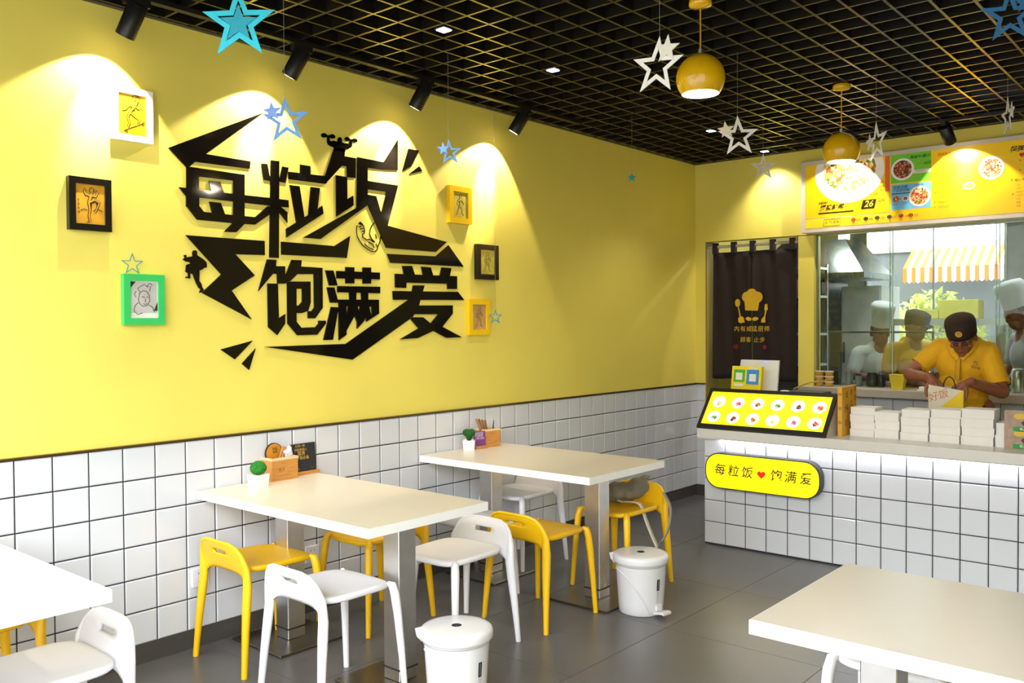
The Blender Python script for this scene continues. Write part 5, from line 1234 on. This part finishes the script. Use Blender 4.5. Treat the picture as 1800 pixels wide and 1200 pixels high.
# ================================================================== ON THE SILL AND IN THE KITCHEN
CUPM = mat('yellow_paper_cup', '#C9A640', .6, var=.05); LIDM = mat('pinkish_lid', '#CDB9B0', .5)
for i, x in enumerate((1.135, 1.212)):
    for k in range(3):
        t = thing('paper_bowl', ('bottom', 'middle', 'topmost')[k] + ' yellow paper bowl of the ' + ('stack against the post on the sill', 'stack nearer the person on the sill')[i], 'bowl', (x, YB - .02 + .0, 1.019 + .041 * k), 0, 'yellow paper bowls on the sill')
        MB().lathe([(.002, 0), (.026, 0), (.034, .034), (.0345, .036)], 24).build('bowl_body', CUPM, t)
        MB().lathe([(.036, .033), (.0365, .038), (.034, .0405), (.002, .0405)], 24).build('lid', LIDM, t)
def jar(x, y, r, h, body, lidc, label, z=1.019):
    t = thing('jar', label, 'jar', (x, y, z), 0, 'jars along the kitchen sill')
    MB().lathe([(.002, 0), (r * .95, 0), (r, .006), (r, h * .78), (r * .8, h * .84), (r * .8, h * .86)], 22).build('jar_body', body, t)
    MB().lathe([(r * .86, h * .84), (r * .86, h), (.002, h)], 22).build('lid', lidc, t)
    return t
GLJ = mat('cloudy_plastic', '#8E9294', .25, var=.1); GLD = mat('dark_sauce', '#2E332F', .2, var=.2); REDL = mat('pale_red_lid', '#B58A84', .4)
jar(1.31, YB + .15, .030, .125, GLJ, REDL, 'cloudy jar with a reddish lid beside the yellow paper bowls'); jar(1.385, YB + .15, .026, .10, GLJ, GLD, 'small cloudy jar behind the sill glass, second from the bowls')
jar(1.49, YB + .16, .045, .11, GLD, GLD, 'dark squat jar behind the sill glass'); jar(1.565, YB + .15, .03, .12, GLD, mat('steel_lid', '#9A9A94', .3, .8), 'dark jar with a pale label behind the sill glass')
jar(2.52, YB + .15, .04, .17, STEEL, STEEL, 'steel canister behind the glass at the frame edge')
tbx = thing('yellow_tub', 'yellow paper tub on the sill in front of the person in the yellow shirt', 'tub', (1.755, YB - .055, 1.019))
MB().add([(-.04, -.03, 0), (.04, -.03, 0), (.04, .03, 0), (-.04, .03, 0), (-.057, -.04, .115), (.057, -.04, .115), (.057, .04, .115), (-.057, .04, .115)], [(3, 2, 1, 0), (4, 5, 6, 7), (0, 1, 5, 4), (1, 2, 6, 5), (2, 3, 7, 6), (3, 0, 4, 7)]).build('tub_body', mat('yellow_tub_paper', '#D9C21C', .5), tbx, bevel=.002, seg=1)
np_ = tag(MB().box(-.045, .045, -.03, .03, 0, .012).box(-.035, .04, -.028, .028, .012, .03).build('folded_napkin', mat('bright_napkin', '#F4F2EE', .6), None, (1.955, YB - .09, 1.0185), bevel=.003), 'folded white napkins on the sill beside the person behind the counter', 'napkin')

KST = brushed('kitchen_steel', '#9FA3A0', .25); KDK = mat('kitchen_dark', '#3A3D3C', .4, var=.2, scale=8)
def kbox(name, label, cat, x0, x1, y0, y1, z0, z1, m, extra=None, bevel=.004):
    t = thing(name, label, cat, ((x0 + x1) / 2, (y0 + y1) / 2, z0))
    MB().box(-(x1 - x0) / 2, (x1 - x0) / 2, -(y1 - y0) / 2, (y1 - y0) / 2, 0, z1 - z0).build('body', m, t, bevel=bevel, seg=1)
    if extra: extra(t, x1 - x0, y1 - y0, z1 - z0)
    return t
def frdoor(t, w, d, h):
    for z0, z1 in ((.05, h * .48), (h * .5, h - .03)):
        o = MB().box(-w / 2 + .01, w / 2 - .01, -d / 2 - .02, -d / 2, z0, z1).build('door', mat('fridge_white', '#E2E4E6', .3), t, bevel=.004, seg=1)
        MB().box(-w / 2 + .03, -w / 2 + .045, -d / 2 - .045, -d / 2 - .02, z0 + .2, z0 + .4).build('handle', KDK, o)
kbox('refrigerator', 'white kitchen refrigerator behind the person with the tall white hat', 'refrigerator', .72, 1.10, 7.25, 7.8, 0, 1.88, mat('fridge_white', '#E2E4E6'), frdoor)
def racklegs(t, w, d, h):
    for sx in (-1, 1):
        for sy in (-1, 1): MB().box(sx * w / 2 - .015, sx * w / 2 + .015, sy * d / 2 - .015, sy * d / 2 + .015, -1.0 + .0, 0).build('leg', KST, t)
kbox('steel_worktop', 'steel work table across the kitchen behind the glass', 'work table', 1.15, 1.99, 7.0, 7.45, .86, .90, KST, lambda t, w, d, h: [MB().box(sx * (w / 2 - .03) - .02, sx * (w / 2 - .03) + .02, sy * (d / 2 - .03) - .02, sy * (d / 2 - .03) + .02, -.86, 0).build('leg', KST, t) for sx in (-1, 1) for sy in (-1, 1)])
sh = thing('steel_shelf', 'narrow steel shelf over the work table holding yellow trays', 'shelf', (1.68, 7.15, 1.50))
MB().box(-.50, .55, -.14, .14, 0, .06).build('shelf_board', mat('pale_steel', '#B5BDB4', .3, .5), sh)
for sx in (-.48, .53):
    for y in (-.12, .12): MB().box(sx - .012, sx + .012, y - .012, y + .012, -.60, 0).build('post', KST, sh)
YT = mat('olive_yellow_tray', '#D9D04A', .5, var=.06)
kbox('food_tray', 'large olive yellow tray on the steel shelf behind the capped person', 'tray', 1.66, 1.98, 7.05, 7.25, 1.5605, 1.725, YT); kbox('food_tray', 'small olive yellow tray on the steel shelf beside the large one', 'tray', 1.51, 1.655, 7.05, 7.25, 1.5605, 1.64, YT)
kbox('dark_equipment', 'dark kitchen oven block at the far side behind the left pane', 'oven', .12, .66, 6.9, 7.6, .0, 1.92, KDK, lambda t, w, d, h: [MB().box(-w / 2 + .04, w / 2 - .04, -d / 2 - .012, -d / 2, z, z + .36).build('door', mat('oven_glass', '#22282A', .15), t) for z in (.5, .95, 1.4)])
hood = thing('extractor_hood', 'grey steel extractor hood hanging behind the left part of the glass', 'extractor hood', (.62, 6.95, 1.98))
MB().add([(-.55, -.4, 0), (.55, -.4, 0), (.55, .4, 0), (-.55, .4, 0), (-.3, -.15, .32), (.3, -.15, .32), (.3, .3, .32), (-.3, .3, .32)], [(3, 2, 1, 0), (4, 5, 6, 7), (0, 1, 5, 4), (1, 2, 6, 5), (2, 3, 7, 6), (3, 0, 4, 7)]).build('canopy', KST, hood)
MB().box(-.2, .2, -.05, .25, .32, .78).build('duct', KST, hood); MB().box(-.56, .56, -.41, .41, -.05, 0).build('rim', KST, hood)
kbox('steel_cabinet', 'tall grey cabinet at the back of the kitchen by the frame edge', 'cabinet', 2.02, 2.6, 7.5, 8.1, 0, 1.55, KST, lambda t, w, d, h: [MB().box(-w / 2 + .02, w / 2 - .02, -d / 2 - .015, -d / 2, .1, h - .05).build('door', KST, t)])
gr_ = thing('glass_shelf_rail', 'thin dark rail running behind the left kitchen panes', 'rail', (1.5, YB + .28, 1.452))
MB().tube([(-.41, 0, 0), (.42, 0, 0)], .008, 8).build('rail', KDK, gr_)
for x in (-.40, .41): MB().tube([(x, 0, 0), (x, 0, -.43)], .008, 8).build('post', KDK, gr_)
# shelf glimpsed between curtain and post
rk = thing('supply_rack', 'supply rack glimpsed between the door curtain and the yellow post', 'rack', (.68, YB + .62, 0))
for z in (.45, .9, 1.15, 1.42, 1.75, 2.0): MB().box(-.18, .22, -.15, .15, z, z + .02).build('shelf', mat('pale_steel', '#B5BDB4'), rk)
for x in (-.17, .21):
    for y in (-.14, .14): MB().box(x - .012, x + .012, y - .012, y + .012, 0, 2.05).build('post', KST, rk)
for k, (z, h, c) in enumerate(((1.17, .12, '#6A6AA8'), (1.44, .2, '#3F4A50'), (1.77, .14, '#B58A80'), (.92, .15, '#4A5058'))):
    kbox('storage_box', ('bluish', 'slate', 'pinkish', 'dark')[k] + ' storage box on the supply rack beside the door curtain', 'box', .54, .84, YB + .52, YB + .72, z + .0005, z + h, mat('storage_%d' % k, c, .6))

# ================================================================== OUTSIDE, SEEN THROUGH THE KITCHEN
aw = thing('striped_awning', 'orange and white striped awning outside behind the kitchen', 'awning', (.52, 12.0, 2.30))
OR = mat('awning_orange', '#D8650F', .8, var=.03); WHA = mat('awning_white', '#F4F0E8', .8, var=.02)
NS = 22; wS = 1.30 / NS
for i in range(NS):
    x0 = -.65 + wS * i; m_ = OR if i % 2 == 0 else WHA
    MB().add([(x0, 0, 0), (x0 + wS, 0, 0), (x0 + wS - .03, .55, .30), (x0 - .03, .55, .30), (x0, 0, .006), (x0 + wS, 0, .006), (x0 + wS - .03, .55, .306), (x0 - .03, .55, .306)], [(3, 2, 1, 0), (4, 5, 6, 7), (0, 1, 5, 4), (1, 2, 6, 5), (2, 3, 7, 6), (3, 0, 4, 7)]).build('slope_stripe', m_, aw)
    MB().prism([(x0, 0), (x0, -.19), (x0 + wS / 2, -.215), (x0 + wS, -.19), (x0 + wS, 0)], lambda p: (p[0], -.004, p[1]), (0, .006, 0)).build('valance_stripe', m_, aw)
for x in (-.6, .6): MB().tube([(x, .678, .29), (x, .5, .28), (x, .05, .0)], .012, 8).build('awning_arm', KST, aw)
bl = thing('far_building', 'grey building across the lane behind the kitchen', 'building', (.9, 12.68, -.03))
GBL = mat('grey_render', '#5A5D60', .8, var=.08, scale=2)
MB().box(-2.6, 3.2, 0, 2.5, 0, 2.62).build('wall', GBL, bl)
MB().box(-2.7, 3.3, -.06, 2.6, 2.62, 2.72).build('parapet', mat('pale_render', '#D5D5D2', .8), bl)
for x in (-1.0, .62, 1.15):
    f_ = MB().box(x - .16, x + .16, -.03, 0, .9, 1.9).build('window', mat('window_dark', '#3F464C', .2), bl)
    MB().box(x - .01, x + .01, -.04, -.03, .9, 1.9).box(x - .18, x + .18, -.045, 0, .85, .9).build('window_bar', mat('pale_render', '#D5D5D2'), f_)
MB().box(.35, .43, -.1, 0, 0, 2.3).build('drainpipe', mat('pale_render', '#D5D5D2'), bl)
LEAF = mat('bright_foliage', '#D9DE8C', .6, var=.2, scale=4); LEAF2 = mat('green_foliage', '#5E8A3C', .6, var=.35, scale=4); BARK = mat('bark', '#5A4632', .9)
def shrub(loc, r, h, m, label, seed, n=260):
    t = thing('shrub', label, 'shrub', loc)
    random.seed(seed); b = MB()
    for i in range(n):
        a = random.uniform(0, 2 * PI); u = random.uniform(-1, 1); rr = random.uniform(.6, 1.0)
        c = Vector((r * rr * math.sqrt(1 - u * u) * math.cos(a), r * .8 * rr * math.sqrt(1 - u * u) * math.sin(a), h * .62 + h * .38 * u * rr))
        d = Vector((random.uniform(-1, 1), random.uniform(-1, 1), random.uniform(-.4, 1))).normalized(); s = d.cross(Vector((random.random(), random.random(), random.random()))).normalized()
        l = random.uniform(.09, .16); w = l * .5
        b.add([c - d * l / 2, c + s * w / 2, c + d * l / 2, c - s * w / 2], [(0, 1, 2), (0, 2, 3)])
    o = b.build('foliage', m, t); o['kind'] = 'stuff'
    b = MB()
    for i in range(6):
        a = i * 1.05; b.tube([(0.03 * math.cos(a), .03 * math.sin(a), 0), (.3 * r * math.cos(a), .3 * r * math.sin(a), h * .4), (.6 * r * math.cos(a), .6 * r * math.sin(a), h * .7)], [.02, .014, .006], 6)
    b.build('stem', BARK, t); return t
shrub((.78, 10.2, -.03), .62, 1.95, LEAF, 'bright yellowish shrub outside the kitchen opening', 4, 2600)
shrub((1.75, 10.6, -.03), .35, 2.2, LEAF2, 'narrow green shrub outside near the edge of the kitchen opening', 9, 500)

# unseen battens added as fill light to brighten the kitchen and its cooks
for k, (x, y) in enumerate(((1.3, 6.5), (2.9, 6.5))):
    t = thing('tube_light', ('added fill light batten over the persons behind the left kitchen panes', 'added fill light batten over the right hand side of the kitchen')[k], 'tube light', (x, y, 2.70), 0, 'added kitchen fill battens')
    MB().box(-.6, .6, -.04, .04, .02, .05).build('batten', mat('white_batten', '#B9B9B9'), t)
    MB().tube([(-.58, 0, 0), (.58, 0, 0)], .016, 12).build('tube', mat('kitchen_fill_tube', '#FFFFFF', .4, emit=14, emit_col='#F2F6FF'), t)
    d = bpy.data.lights.new('kitchen_fill_light', 'AREA'); d.shape = 'RECTANGLE'; d.size = 1.15; d.size_y = .05; d.energy = 14; d.color = (.95, .98, 1)
    o = bpy.data.objects.new('kitchen_fill_light', d); COL.objects.link(o); o.parent = t; o.location = (0, 0, -.03)
